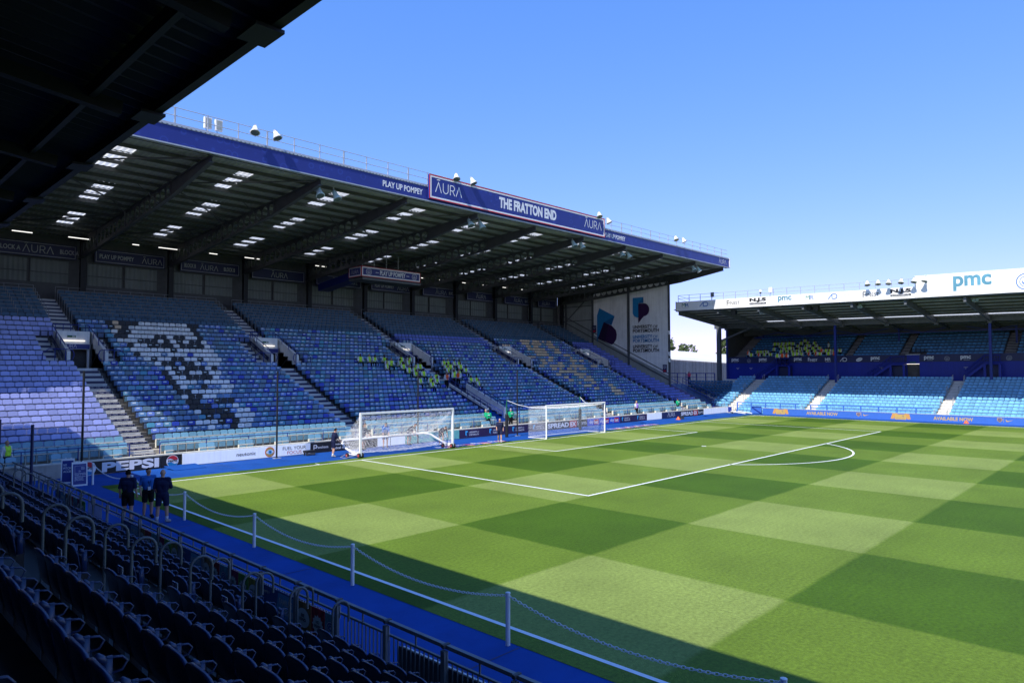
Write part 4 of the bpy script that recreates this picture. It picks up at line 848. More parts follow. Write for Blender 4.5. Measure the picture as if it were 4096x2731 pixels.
# ------------------------------------------------------------------ chain barrier along the near touchline
CY = [1.68, -3.59, -9.06, -14.33, -19.5, -24.75, -30.0]; CX = -.66
PN = ['farthest', 'second farthest', 'third farthest', 'middle', 'third nearest', 'second nearest', 'nearest']
def link_geo(p, d, roll, L=.085, W=.042, r=.006):
    u = Vector((0, 0, 1)); s = d.cross(u).normalized(); n = s.cross(d); a = s*math.cos(roll)+n*math.sin(roll)
    pts = [p+d*(L/2-W/2+W/2*math.cos(t))+a*W/2*math.sin(t) for t in [(-math.pi/2+math.pi*i/4) for i in range(5)]]+[p-d*(L/2-W/2+W/2*math.cos(t))-a*W/2*math.sin(t) for t in [(-math.pi/2+math.pi*i/4) for i in range(5)]]
    return pts+[pts[0]]
for i, y in enumerate(CY):
    t = thing('barrier_post', '%s white post of the chain barrier along the near touchline' % PN[i], 'post', 'white posts of the chain barrier', loc=(CX, y, 0))
    add_to(t, MB().tube([(CX, y, 0), (CX, y, .965)], .045, M('white'), 12), 'pole'); add_to(t, MB().lathe([(0, .05), (.02, .048), (.03, .02)], (CX, y, .965), Z, M('white'), 12), 'cap')
    if i < len(CY)-1:
        y2 = CY[i+1]; b = MB(); L = y-y2; k = int(L/.068)
        if i == 0: z_ = .30
        f = lambda s: Vector((CX, y-s*L, .93-.30*4*s*(1-s)))
        for q in range(k):
            s0, s1 = q/k, (q+1)/k; b.tube(link_geo((f(s0)+f(s1))/2, (f(s1)-f(s0)).normalized(), math.pi/4 if q % 2 else -math.pi/4), .0062, M('chain_white'), 4, False)
        one(b, 'chain', 'white plastic chain hanging between the %s and %s barrier posts' % (PN[i], PN[i+1]), 'chain', 'chains of the barrier')

# ------------------------------------------------------------------ NEAR STAND
NS = thing('football_stand', 'dark near stand around the viewer with sloping black corrugated roof', 'stand')
NXk = lambda k: -3.85-.8*k
NZT = lambda k: .93+.415*k
NDK = lambda k: NZT(k)-.82
tb = MB()
for k in range(0, 17): tb.box(NXk(k)-.12 if k < 16 else -18, NXk(k)+.68, -60, 7, -.1, NDK(k), M('dark_concrete'))
tb.box(-3.2, -2.85, -60, 7, -.1, .02, M('dark_concrete')); tb.build('terrace', NS)
RX, RZ0 = -6.45, 9.03
rzn = lambda x: RZ0+.12+(RX-x)*.13
rs = MB(); ys_ = np.arange(-60, 7.01, .16)
for i in range(len(ys_)-1):
    a, b2 = (0, .05) if i % 2 else (.05, 0); rs.add([(RX, ys_[i], rzn(RX)+a), (RX, ys_[i+1], rzn(RX)+b2), (-19, ys_[i+1], rzn(-19)+b2), (-19, ys_[i], rzn(-19)+a)], [(0, 1, 2, 3)], M('near_sheet'))
rs.build('roof_deck', NS)
MB().box(RX-.12, RX, -60, 7, RZ0-.0, RZ0+.4, M('black_steel')).box(RX-.4, RX+.03, -60, 7.02, RZ0+.401, RZ0+.43, M('steel_dark')).build('fascia', NS)
for k in range(6): MB().bar((RX-.9-k*2.1, -60, rzn(RX-.9-k*2.1)-.12), (RX-.9-k*2.1, 7, rzn(RX-.9-k*2.1)-.12), .08, .2, M('black_steel')).build('purlin', NS)
yy = 6.0; q = 0
while yy > -58:
    g = MB(); g.bar((RX-.5, yy, rzn(RX)-.14), (-18.5, yy, rzn(-18.5)-.3), .16, .2, M('black_steel')); g.box(RX-.3, RX+.04, yy-.24, yy+.24, RZ0-.045, RZ0-.002, M('black_steel'))
    g.bar((RX-3.4, yy, rzn(RX-3.4)-.5), (RX-6.4, yy, rzn(RX-6.4)-1.5), .1, .1, M('black_steel')); g.bar((-9.8, yy, rzn(-9.8)-1.2), (-18, yy, rzn(-18)-1.2), .12, .16, M('black_steel')); g.build('rafter', NS); yy -= 3.62
bw = MB().box(-19, -18.8, -60, 7, 0, 11.5, M('black_steel')); bw.box(-18.8, -9, 6.9, 7.0, 5.5, 10.8, M('black_steel')); bw.box(-18.8, -14, 6.9, 7.0, 0, 5.5, M('black_steel')); bw.build('back_wall', NS)
# seats of the near stand (seat faces +X, origin on the deck under the back)
def near_back():
    nu, nv = 10, 8; fr_, bk = [], []
    for j in range(nv+1):
        for i in range(nu+1):
            u = -1+2*i/nu; v = j/nv; hw = .236-.012*(1-v); top = .43-.075*abs(u)**3.5
            z = .38+v*top; x = -.02-.028*(1-u*u)*(.3+.7*v)-.07*v; fr_.append((x, u*hw, z)); bk.append((x-.022-.016*(v > .95), u*(hw+.002), z+(.006 if v > .95 else 0)))
    n = len(fr_); V = fr_+bk; F = []
    I = lambda i, j: j*(nu+1)+i
    for j in range(nv):
        for i in range(nu): F += [(I(i, j), I(i+1, j), I(i+1, j+1), I(i, j+1)), (n+I(i, j+1), n+I(i+1, j+1), n+I(i+1, j), n+I(i, j))]
    for i in range(nu): F += [(I(i, 0), n+I(i, 0), n+I(i+1, 0), I(i+1, 0)), (I(i, nv), I(i+1, nv), n+I(i+1, nv), n+I(i, nv))]
    for j in range(nv): F += [(I(0, j), I(0, j+1), n+I(0, j+1), n+I(0, j)), (I(nu, j), n+I(nu, j), n+I(nu, j+1), I(nu, j+1))]
    return V, F
bv, bf = near_back()
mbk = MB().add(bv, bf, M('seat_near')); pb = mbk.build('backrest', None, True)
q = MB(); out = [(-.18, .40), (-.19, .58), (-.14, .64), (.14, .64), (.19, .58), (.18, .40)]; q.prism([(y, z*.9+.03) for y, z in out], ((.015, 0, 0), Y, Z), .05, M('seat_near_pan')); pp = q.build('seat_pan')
q = MB()
q.lathe([(-.03, .008), (-.02, .022), (.02, .028), (.05, .022), (.07, .01)], (-.05, -.235, .745), (.7, 0, -.7), M('seat_near'), 8)
q.tube([(-.04, -.238, .735), (.09, -.238, .715), (.12, -.238, .68), (.09, -.238, .63), (-.01, -.238, .62)], .009, M('seat_near'), 6); q.box(-.04, .03, -.246, -.230, .42, .74, M('seat_near'))
pa = q.build('armrest', None, True)
q = MB().box(-.05, .05, -.245, -.225, .0, .42, M('seat_frame')); q.box(-.03, .03, -.22, .22, .38, .41, M('seat_frame')); pf = q.build('frame')
near_list = []
AISN = [(-23.5, -22.1), (-8.3, -6.9)]
for k in range(0, 10):
    y = 5.0; i = 0
    for i in range(80):
        yc = -22.1+.244+i*.488 if True else 0
        pass
    segs = [(-34, -23.5), (-22.1, -8.3), (-6.9, 5.5)]
    for s, e_ in segs:
        n_ = int((e_-s)/.488)
        for i in range(n_):
            yc = (e_-.244-i*.488) if s == -34 else (s+.244+i*.488)
            near_list.append((k, NXk(k), yc))
vis = []; rest = []
for k, x, y in near_list:
    d = (Vector((x, y, NZT(k)))-CAMP).length
    p = project((x, y, NZT(k)-.1)); inn = p is not None and -150 < p[0] < 4250 and -100 < p[1] < 2950
    if x < -9.2 and abs(y-CAMP.y) < 1.6: continue
    (vis if inn else rest).append((d, k, x, y))
vis.sort(key=lambda r: (r[3] > -22.5, r[1] > 9, r[0])); ind, rest2 = vis[:300], vis[300:]+[r for r in rest if r[0] < 14]
first = None
for d, k, x, y in ind:
    if first is None:
        first = thing('stadium_seat', 'x', 'seat')
        for o_ in (pb, pp, pa, pf): o_.parent = first
        o = first
    else: o = copytree(first)
    o.location = (x, y, NDK(k)); o.rotation_euler = (0, 0, random.uniform(-.02, .02)); se_ = 'right of the nearer aisle' if y < -22.8 else 'between the two aisles'; rw = ['front', 'second', 'third', 'fourth', 'fifth', 'sixth', 'seventh', 'eighth', 'ninth', 'tenth'][k]; o['label'] = 'dark navy seat in the %s near stand row, %s' % (rw, se_); o['group'] = 'near stand seats, %s row, %s' % (rw, se_)
if rest2:
    V = []; F = []; fm = []
    tv = []; tf = []
    for o_ in (pb, pp, pa, pf):
        b0 = len(tv); tv += [tuple(v.co) for v in o_.data.vertices]; tf += [tuple(b0+i for i in p.vertices) for p in o_.data.polygons]
    tv = np.array(tv); inst = np.array([(x, y, NDK(k)) for d, k, x, y in rest2]); VV = (tv[None]+inst[:, None]).reshape(-1, 3)
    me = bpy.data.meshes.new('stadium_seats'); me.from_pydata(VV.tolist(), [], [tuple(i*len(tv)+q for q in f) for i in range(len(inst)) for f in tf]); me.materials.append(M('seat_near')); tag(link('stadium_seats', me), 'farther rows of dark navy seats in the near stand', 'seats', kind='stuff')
# looped handrails with row plates
HP = [(-22.2, 'far'), (-23.4, 'near'), (-7.0, 'far'), (-8.2, 'near')]
RN = ['lowest', 'second lowest', 'third lowest', 'fourth lowest', 'fifth lowest', 'sixth lowest', 'highest']
for y, sd in HP:
    for k in range(0, 7):
        x = NXk(k)+.40; z0 = NDK(k); zt2 = z0+1.07
        t = thing('handrail', '%s looped grey handrail on the %s side of the %s aisle' % (RN[k], sd, 'nearer' if y < -15 else 'farther'), 'handrail', 'looped aisle handrails', loc=(x, y, z0))
        rr = .16; pts = [(x-.16, y, z0), (x-.16, y, zt2-rr)]+[(x-.16+rr-rr*math.cos(math.pi*i/8), y, zt2-rr+rr*math.sin(math.pi*i/8)) for i in range(1, 9)]+[(x+.16, y, zt2-rr-.22)]
        add_to(t, MB().tube(pts, .021, M('hoop_grey'), 10), 'loop')
        if sd == 'far' and y < -15 and k >= 2:
            L = 'ABCDEFG'[k]; pl = MB().box(x+.02, x+.03, y-.24, y-.02, z0+.34, z0+.46, M('letter_grey')); pl.box(x+.012, x+.02, y-.15, y-.03, z0+.34, z0+.46, M('fascia_blue')); text(pl, L, (x+.012, y-.06, z0+.36), -Y, Z, .06, .08, M('letter_white'), .02, .003); add_to(t, pl, 'row_plate')
# perimeter barrier
t = thing('barrier', 'grey steel barrier rail with posts along the front of the near stand', 'barrier', loc=(-3, -18, 0)); bx = -3.0; gm = 'galv_dull'
add_to(t, MB().box(bx-.035, bx+.035, -33.5, 6.5, .88, .94, M(gm)), 'top_rail'); add_to(t, MB().box(bx-.02, bx+.02, -33.5, 6.5, .68, .715, M(gm)), 'mid_rail')
posts = [-19.63-1.515*i for i in range(-17, 9)]
for y in posts:
    q = MB().box(bx-.09, bx-.035, y-.045, y+.045, .0, .86, M(gm)); q.box(bx-.09, bx+.05, y-.03, y+.03, .90, .955, M('steel_dark')); q.box(bx-.036, bx-.02, y-.06, y+.06, .62, .86, M('galvanised')); add_to(t, q, 'post')
    add_to(t, MB().box(bx-.012, bx+.012, y-.75-.012, y-.75+.012, .7, .9, M(gm)), 'spacer')
for y0, y1 in ((-24.2, -22.75), (-33.3, -24.3), (-8.2, -6.6)):
    q = MB()
    for y in np.arange(y0, y1, .115): q.box(bx-.009, bx+.009, y-.009, y+.009, .05, .69, M(gm))
    add_to(t, q, 'bars')
q = MB().box(bx+.05, bx+.08, -33.3, -24.4, .03, .55, M('panel_grey')); add_to(t, q, 'infill_panel'); q = MB()
for y in np.arange(-33.3, -24.5, .16): q.box(bx+.045, bx+.085, y, y+.14, .55, .575, M('letter_white'))
add_to(t, q, 'edge_strip')
POST = [('brown', (.36, .20, .07), 1), ('red', (.40, .03, .035), 2), ('teal', (.10, .36, .46), 3), ('maroon', (.30, .03, .10), 2), ('green', (.11, .34, .06), 2), ('olive', (.38, .32, .05), 1)]
SLO = {'brown': 'BE\nKIND', 'red': 'NO\nSWEARING', 'teal': '', 'maroon': 'BE\nPOSITIVE', 'green': 'FAMILY\nFRIENDLY', 'olive': 'PICK UP\nLITTER'}
mat('poster_navy', (.04, .10, .28), .5, var=.3, scale=2); mat('poster_sky', (.12, .34, .55), .5)
mat('poster_pale', (.6, .62, .6), .5); mat('poster_dark', (.03, .03, .035), .5)
for nm, cl, k in POST: mat('poster_'+nm, cl, .5, var=.08); mat('poster_ray_'+nm, tuple(v*.7 for v in cl), .5, var=.08)
def poster(y0, wd, nm, shp, label):
    e = thing('poster', label, 'poster', 'posters on the barrier', loc=(bx-.03, y0, .3)); q = MB().box(bx-.045, bx-.03, y0-wd, y0, .06, .61, M('poster_navy' if nm == 'navy' else 'poster_'+nm)); add_to(e, q, 'sheet')
    q = MB(); o = Vector((bx-.045, y0, .06)); a = -Y; cx_, cz_ = wd/2, .25
    if nm == 'navy':
        shape(q, [(wd*.5, .03), (wd*.97, .03), (wd*.97, .52), (wd*.55, .52)], o, a, Z, M('poster_sky'), .004); text(q, 'FAMILIES', o+a*wd*.58+Z*.3, a, Z, wd*.34, .13, M('poster_pale'), .03, .008); text(q, '& FRIENDS!', o+a*wd*.58+Z*.12, a, Z, wd*.36, .13, M('poster_pale'), .03, .008); text(q, 'POMPEY', o+a*.12+Z*.4, a, Z, .4, .06, M('poster_pale'), .02, .008)
    else:
        for i in range(12):
            t0 = 2*math.pi*i/12; shape(q, [(cx_, cz_)]+[(min(wd-.01, max(.01, cx_+.6*math.cos(tt))), min(.54, max(.01, cz_+.6*math.sin(tt)))) for tt in (t0, t0+.26)], o, a, Z, M('poster_ray_'+nm), .003)
        if shp == 3:
            disc_ = arc((cx_, cz_+.02), .16, 0, 2*math.pi, 20)[:-1]; shape(q, disc_, o, a, Z, M('poster_navy'), .006); crest(q, o+a*cx_+Z*(cz_+.02), a, Z, .15, M('poster_pale'), .01)
        else:
            n_ = 24 if shp == 2 else 20
            pts = [(cx_+(.42*wd if (shp == 1 or i % 2 == 0) else .33*wd)*math.cos(2*math.pi*i/n_), cz_+(.19 if (shp == 1 or i % 2 == 0) else .145)*math.sin(2*math.pi*i/n_)) for i in range(n_)]
            shape(q, pts, o, a, Z, M('poster_pale'), .006)
            for li, s in enumerate(SLO[nm].split('\n')): text(q, s, o+a*(cx_-min(.25*wd, .03*len(s)))+Z*(cz_+.02-.08*li), a, Z, min(.5*wd, .06*len(s)), .06, M('poster_dark'), .03, .01)
    add_to(e, q, 'artwork')
y = -22.22; seq = [('teal', .42), ('red', .5), ('brown', .6), ('navy', 1.6), ('olive', .5), ('green', .5), ('maroon', .5), ('teal', .5), ('red', .5), ('brown', .5), ('navy', 1.55), ('olive', .5), ('green', .5), ('maroon', .5), ('teal', .5), ('red', .5), ('brown', .5), ('navy', 1.5), None, ('green', .5), ('maroon', .5), ('teal', .5), ('red', .5), ('brown', .5), ('navy', 1.5)]
y = -22.64; cnt = {}
for it in seq:
    if it is None: y = -6.5; continue
    nm, wd = it; i = cnt.get(nm, 0); cnt[nm] = i+1
    what = {'navy': 'wide navy poster with pale capitals', 'teal': 'teal poster with a round badge'}.get(nm, '%s poster with a pale speech shape' % nm)
    poster(y+wd, wd-.012, nm, next((k for n_, c_, k in POST if n_ == nm), 0), '%s on the barrier, %s of these' % (what, ['nearest', 'second nearest', 'third nearest', 'fourth nearest', 'fifth nearest'][i])); y += wd
q = MB()
for yy in np.arange(-22.6, -8.5, .1): q.box(bx-.046, bx-.034, yy, yy+.065, .618, .655, M('letter_white'))
for yy in np.arange(-6.4, .5, .1): q.box(bx-.046, bx-.034, yy, yy+.065, .618, .655, M('letter_white'))
add_to(t, q, 'edge_strip')
# folding board stands at the corner
for (p0, p1, q0, hh, tx, lb) in (((-1.46, 1.78), (-.86, 1.70), .5, 1.06, 1, 'white framed blue folding board stand with several lines of text'), ((-1.62, 3.0), (-1.12, 2.85), .5, 1.12, 0, 'blue folding board stand behind the first, partly hidden, with large capitals')):
    A_, B_ = Vector((*p0, 0)), Vector((*p1, 0)); a = (B_-A_).normalized(); nrm = Vector((a.y, -a.x, 0)); wd = (B_-A_).length
    e = thing('board_stand', lb, 'sign', 'folding board stands', loc=A_)
    upv = (Z*hh-nrm*.22).normalized(); L = hh*1.02
    q = MB().prism([(0, 0), (wd, 0), (wd, L), (0, L)], (A_, a, upv), -.03, M('white')); add_to(e, q, 'front_panel')
    upb = (Z*hh+nrm*.22).normalized(); q = MB().prism([(0, 0), (wd, 0), (wd, L), (0, L)], (A_-nrm*.5, a, upb), .03, M('panel_grey')); add_to(e, q, 'back_panel')
    q = MB(); shape(q, [(.045, .07), (wd-.045, .07), (wd-.045, L-.09), (.045, L-.09)], A_, a, upv, M('fascia_blue'), .003)
    if tx:
        for z, s, x0, w_, h_ in ((.82, 'SEE IT', .36, .13, .03), (.775, 'HEAR IT', .36, .15, .03), (.73, 'REPORT IT', .36, .17, .03), (.545, 'TEXT OR WHATSAPP', .12, .42, .035), (.485, '07500 77 88 44', .12, .42, .04), (.41, 'DANGEROUS & ILLEGAL', .12, .42, .035), (.355, 'BEHAVIOUR WILL', .12, .33, .035), (.30, 'RESULT IN BANS', .12, .31, .035), (.245, '& POLICE ACTION', .12, .34, .035)): text(q, s, A_+a*x0+upv*z, a, upv, w_, h_, M('letter_white'), .02, .008)
        crest(q, A_+a*.3+upv*.66, a, upv, .045, M('letter_white'), .008); stroke(q, [(.12, .2), (.12, .9), (.55, .9)], .006, A_, a, upv, M('letter_white'), .006)
    else:
        for z, s, w_ in ((.80, 'NO', .13), (.65, 'PITCH', .3), (.50, 'ACCESS', .38)): text(q, s, A_+a*.09+upv*z, a, upv, w_, .1, M('letter_white'), .015, .008)
    add_to(e, q, 'face_print'); q = MB().box(-.001, .001, -.001, .001, -.001, .001, M('black'))
    q = MB(); 
    for uu in (.14, .38): q.prism([(uu*wd/.6, L-.02), (uu*wd/.6+.1, L-.02), (uu*wd/.6+.08, L+.035), (uu*wd/.6+.02, L+.035)], (A_, a, upv), -.035, M('white'))
    add_to(e, q, 'handle')

# ------------------------------------------------------------------ NORTH SIDE STAND
NT = thing('football_stand', 'long side stand with white roof fascia, blue upper wall and pale blue lower seats', 'stand')
LZ = lambda x: .66+.40*(x-69.1)
UZ = lambda x: 7.0+.5*(x-80.5)
LD, UD = .72, .75
YN0 = -62
LA = [(4.36, 5.6), (-4.95, -3.85), (-18.05, -17.05), (-31.6, -30.5), (-45, -44)]
UA = [(8.5, 9.9), (-5.6, -4.85), (-11.8, -11.0), (-22.3, -21.3), (-33.5, -32.6)]
lb_ = MB(); nrow = 14
for i in range(nrow+1):
    x = 69.1+i*LD; x1 = x+.1 if i < nrow else 80.3; zd = LZ(x)-.76; lb_.box(x-.62, max(x1, x+.1), YN0, 10.4, -.13, zd, M('pale_concrete'))
lb_.box(76.0, 79.0, 10.4, 24, -.13, 3.0, M('concrete')); lb_.box(68.4, 76, 10.4, 10.6, -.13, .1, M('concrete')); lb_.build('terrace', NT)
sp_ = MB().box(68.48, 76, 4.0, 10.4, -.13, .06, M('concrete')); sp_.build('corner_floor', NT)
for y0, y1 in LA:
    s = MB()
    for i in range(nrow):
        x = 69.1+i*LD; zl, zh = LZ(x)-.76, LZ(x+LD)-.76; s.box(x-.26+.0, x+.095, y0, y1, zl-.02, (zl+zh)/2, M('pale_concrete')); s.box(x-.3, x-.255, y0, y1, (zl+zh)/2-.03, (zl+zh)/2+.004, M('white'))
    for e_ in (y0-.05, y1+.05):
        for i in (0, 4, 8, 12): s.tube([(69+i*LD, e_, LZ(69+i*LD)-.8), (69+i*LD, e_, LZ(69+i*LD)+.35), (69.5+i*LD, e_, LZ(69.5+i*LD)+.35), (69.5+i*LD, e_, LZ(69.5+i*LD)-.2)], .025, M('galvanised'), 6)
    s.build('aisle_steps', NT)
ub = MB()
for i in range(13):
    x = 80.9+i*UD; ub.box(x-.5, x+.25 if i < 12 else 92, YN0, 10.3, 3.5, UZ(x)-.74, M('dark_concrete'))
ub.build('terrace', NT)
for y0, y1 in UA:
    s = MB()
    for i in range(12):
        x = 80.9+i*UD; zl = UZ(x)-.74; zh = UZ(x+UD)-.74; s.box(x-.1, x+.247, y0, y1, zl, (zl+zh)/2, M('dark_concrete')); s.box(x-.12, x-.09, y0, y1, (zl+zh)/2-.035, (zl+zh)/2+.01, M('off_white')); s.box(x+.235, x+.262, y0+.0, y1, zh-.035, zh+.01, M('off_white'))
    s.build('aisle_steps', NT)
wl = MB(); DO = (-13.36, -12.05)
for a_, b_ in ((YN0, DO[0]), (DO[1], 10.42)): wl.box(80.0, 80.15, a_, b_, 2.5, 6.95, M('north_blue')); wl.box(79.97, 79.999, a_, b_, 6.12, 6.98, M('navy'))
wl.box(80.0, 80.15, DO[0], DO[1], 5.9, 6.95, M('north_blue')); wl.box(79.9, 79.98, DO[0]-.1, DO[1]+.1, 6.93, 7.02, M('letter_grey')); wl.box(81.8, 81.9, DO[0], DO[1], 3, 6, M('panel_grey')); wl.box(79.93, 79.97, DO[0], DO[1], 5.84, 5.9, M('tube_dim')); wl.box(79.9, 79.95, -13.0, -12.4, 5.98, 6.12, M('green_sign'))
wl.box(80.15, 92, 10.3, 10.42, 3, 11.2, M('steel_dark'))
wlo = wl.build('front_wall', NT)
def nwtext(b, s, y0, y1, z, h_, bold=.02): text(b, s, (79.965, y0, z), -Y, Z, y0-y1, h_, M('letter_white'), bold, .006)
q = MB()
for y0, y1 in ((9.74, 8.68), (5.81, 4.74), (1.11, .09), (-8.16, -9.17), (-13.84, -14.84), (-17.43, -18.42)): nwtext(q, 'pmc', y0, y1, 6.28, .48, .03); q.box(79.955, 79.963, y1+.1, y0-.3, 6.28, 6.3, M('letter_white'))
nwtext(q, 'F', -.69, -.89, 6.32, .45); nwtext(q, 'INEST', -.92, -1.87, 6.32, .3); q.box(79.955, 79.963, -1.6, -.9, 6.22, 6.24, M('letter_grey')); nwtext(q, 'MR', -2.81, -3.53, 6.33, .38); q.box(79.955, 79.963, -3.5, -2.85, 6.22, 6.25, M('letter_white'))
def adlogo(b, o, a, wd, ht, m1, m2):
    stroke(b, [(0, 0), (.42*wd, ht), (.42*wd, 0)], .09*wd, o, a, Z, m1); stroke(b, [(.5*wd, ht), (.72*wd, ht)]+[(.72*wd+.25*wd*math.cos(math.pi/2-i*math.pi/8), ht/2+ht/2*math.sin(math.pi/2-i*math.pi/8)) for i in range(9)]+[(.5*wd, 0)], .09*wd, o, a, Z, m2)
adlogo(q, (79.965, -4.63, 6.27), -Y, .8, .42, M('letter_white'), M('letter_white'))
shape(q, [(.38*math.cos(t_)*1.0+.0, .2*math.sin(t_)) for t_ in np.arange(0, 6.28, .4)], (79.965, -6.85, 6.46), Vector((0, -.94, .34)), Vector((0, .34, .94)), M('letter_white'), .006); stroke(q, [(-.3, 0), (.3, 0)], .05, (79.965, -6.85, 6.46), Vector((0, -.94, .34)), Vector((0, .34, .94)), M('navy'), .012)
for y in (7.23, -16.13, -21.88): crest(q, (79.965, y, 6.46), -Y, Z, .26, M('letter_grey'), .006)
for y in (9.0, 7.1, -9.2, -17.8): q.box(79.985, 79.998, y-.35, y+.1, 5.45, 5.5, M('letter_grey')); q.box(79.985, 79.998, y-.22, y-.03, 5.3, 5.37, M('letter_grey'))
q.build('lettering', wlo)
# stairs to the upper tier
for y0, yt, y1, zb, zt2 in ((5.96, 2.94, 1.33, 3.6, 5.8), (-8.03, -10.6, -12.0, 3.9, 5.85), (-17.87, -19.84, -21.2, 4.1, 5.9)):
    s = MB(); xa, xb = 78.9, 79.9; d_ = yt-y0
    for xx in (xa, xb): s.bar((xx, y0, zb), (xx, yt, zt2-.1), .06, .24, M('north_blue')); s.tube([(xx, y0, zb+.95), (xx, yt, zt2+.9), (xx, y1, zt2+.9)], .035, M('north_blue')); s.tube([(xx, y0, zb+.5), (xx, yt, zt2+.45), (xx, y1, zt2+.45)], .02, M('north_blue'))
    for i in range(9):
        f_ = (i+.5)/9; s.box(xa, xb, y0+d_*f_-.13, y0+d_*f_+.13, zb+(zt2-zb)*f_-.03, zb+(zt2-zb)*f_+.01, M('steel_dark'))
    for i in range(7):
        f_ = i/6; s.tube([(xa, y0+d_*f_, zb+(zt2-zb)*f_-.1), (xa, y0+d_*f_, zb+(zt2-zb)*f_+.95)], .025, M('north_blue'))
    s.box(xa, xb, y1, yt, zt2-.12, zt2, M('north_blue'))
    for yy in (yt, y1): s.box(xa-.1, xa+.1, yy-.12, yy+.12, 2.6, zt2-.12, M('north_blue')); s.tube([(xa, yy, zt2), (xa, yy, zt2+.9)], .03, M('north_blue'))
    for yy in np.linspace(yt, y1, 8): s.tube([(xa, yy, zt2), (xa, yy, zt2+.9)], .014, M('north_blue'))
    s.box(79.6, 79.96, y1, yt, 2.5, zt2-.2, M('navy'))
    s.build('staircase', NT)
# posts, beams, roof
nroof = lambda x: 12.75-.105*(x-65)
dr = lambda y: .0155*(y-9.6)
rf = MB(); yy_ = np.arange(YN0, 10.5, .2)
for i in range(len(yy_)-1):
    a_, b_ = (0, .05) if i % 2 else (.05, 0)
    for x0, x1, mm in ((65.3, 75.6, 'roof_sheet'), (75.6, 77.0, 'skylight'), (77.0, 93, 'roof_sheet')):
        if mm == 'skylight' and yy_[i] > 3.0: mm = 'roof_sheet'
        rf.add([(x0, yy_[i], nroof(x0)+a_+dr(yy_[i])), (x0, yy_[i+1], nroof(x0)+b_+dr(yy_[i+1])), (x1, yy_[i+1], nroof(x1)+b_+dr(yy_[i+1])), (x1, yy_[i], nroof(x1)+a_+dr(yy_[i]))], [(0, 1, 2, 3)], M(mm))
rf.build('roof_deck', NT)
for x in np.arange(66.2, 92, 1.7): MB().bar((x, YN0, nroof(x)-.12+dr(YN0)), (x, 9.6, nroof(x)-.12), .07, .18, M('steel_dark')).build('purlin', NT)
for i in range(15):
    y = 9.3-4.98*i if i else 9.45; g = MB(); g.bar((65.35, y, nroof(65)-.42+dr(y)), (78.0, y, 11.2+dr(y)), .22, .62, M('steel_grey')); g.bar((78.3, y, 11.2+dr(y)), (92, y, 9.9+dr(y)), .2, .4, M('steel_dark')); g.box(77.75, 77.98, y-.2, y+.2, 10.65+dr(y), 11.75+dr(y), M('steel_grey')); g.build('rafter', NT)
g = MB(); g.bar((78, YN0, 11.28+dr(YN0)), (78, 11.2, 11.28), .3, .75, M('steel_grey')); g.build('beam', NT); MB().bar((84.5, YN0, 10.5+dr(YN0)), (84.5, 10, 10.5), .25, .8, M('steel_dark')).build('beam', NT)
for i in range(10):
    y = 8-7*i; g = MB(); g.bar((83.5, y, 9.7), (83.5, y-7, 9.7), .1, .12, M('rail_blue')); g.bar((83.5, y, 9.7), (83.5, y-3.5, 10.4), .08, .08, M('rail_blue')); g.bar((83.5, y-3.5, 10.4), (83.5, y-7, 9.7), .08, .08, M('rail_blue')); g.build('truss', NT)
for y, mm, wd in ((10.6, 'steel_grey', .5), (-4.75, 'rail_blue', .26), (-20.55, 'rail_blue', .26), (-36.3, 'rail_blue', .26)):
    q = MB().box(78-wd/2, 78+wd/2, y-wd/2, y+wd/2, 2.5, 10.95+dr(y), M(mm)); q.build('column', NT)
for y in (-10.3, -22.1, -36): MB().box(83.9, 84.1, y-.1, y+.1, 7, 10.4, M('rail_blue')).build('column', NT)
q = MB().bar((78, 10.4, 9.2), (78, 5.5, 11.0), .2, .2, M('steel_grey')); q.bar((79.95, 10.4, 3), (79.95, 10.4, 11), .2, .2, M('rail_blue')); q.build('brace', NT)
MB().box(92, 92.2, YN0, 10.3, 7, 12.5, M('steel_dark')).build('back_wall', NT)
# fascia
def nsh(o):
    for v in o.data.vertices: v.co.z += dr(v.co.y)*.8
    return o
f = MB().box(65.0, 65.25, -16.55, 9.68, 12.52, 13.62, M('white')); f.box(64.97, 65.27, YN0, -16.55, 12.53, 14.66, M('white')); fo = nsh(f.build('fascia', NT))
f = MB().box(65.0, 65.24, 9.685, 9.76, 12.45, 13.66, M('navy')); f.build('end_cap', NT)
for nm_, i in (('ledge', 0),):
    f = MB().box(65.1, 65.5, YN0, 9.66, 12.42, 12.518, M('steel_grey')); nsh(f.build('ledge', NT))
mat('logo_blue', (.05, .16, .45), .5, var=.2, scale=1); mat('logo_teal', (.10, .28, .38), .5, var=.35, scale=.8); mat('logo_green', (.05, .22, .14), .5)
q = MB(); FXX = 64.995
def ft(s, y0, y1, z, h_, m, bold=.02): text(q, s, (FXX, y0, z), -Y, Z, y0-y1, h_, M(m), bold, .008)
for y0, y1 in ((8.88, 7.9), (-6.1, -6.95)): ft('M', y0, (y0+y1)/2+.02, 12.98, .44, 'logo_green', .0); ft('R', (y0+y1)/2, y1, 12.98, .44, 'logo_blue', .0); q.box(64.985, 64.993, y1+.05, y0-.05, 12.86, 12.89, M('letter_grey'))
for y0, wd in ((6.46, 1.1), (-8.44, .9)): adlogo(q, (FXX, y0, 12.92), -Y, wd, .48, M('logo_blue'), M('logo_blue')); ft('MECHANICAL', y0-1.2, y0-2.1, 13.17, .13, 'letter_grey', 0); ft('SERVICES LTD', y0-1.2, y0-2.1, 12.98, .13, 'letter_grey', 0)
for y0, y1 in ((2.99, 1.4), (-11.81, -13.35)): ft('F', y0, y0-.32, 12.86, .58, 'black', .0); ft('INEST', y0-.36, y1, 12.92, .36, 'black', .0)
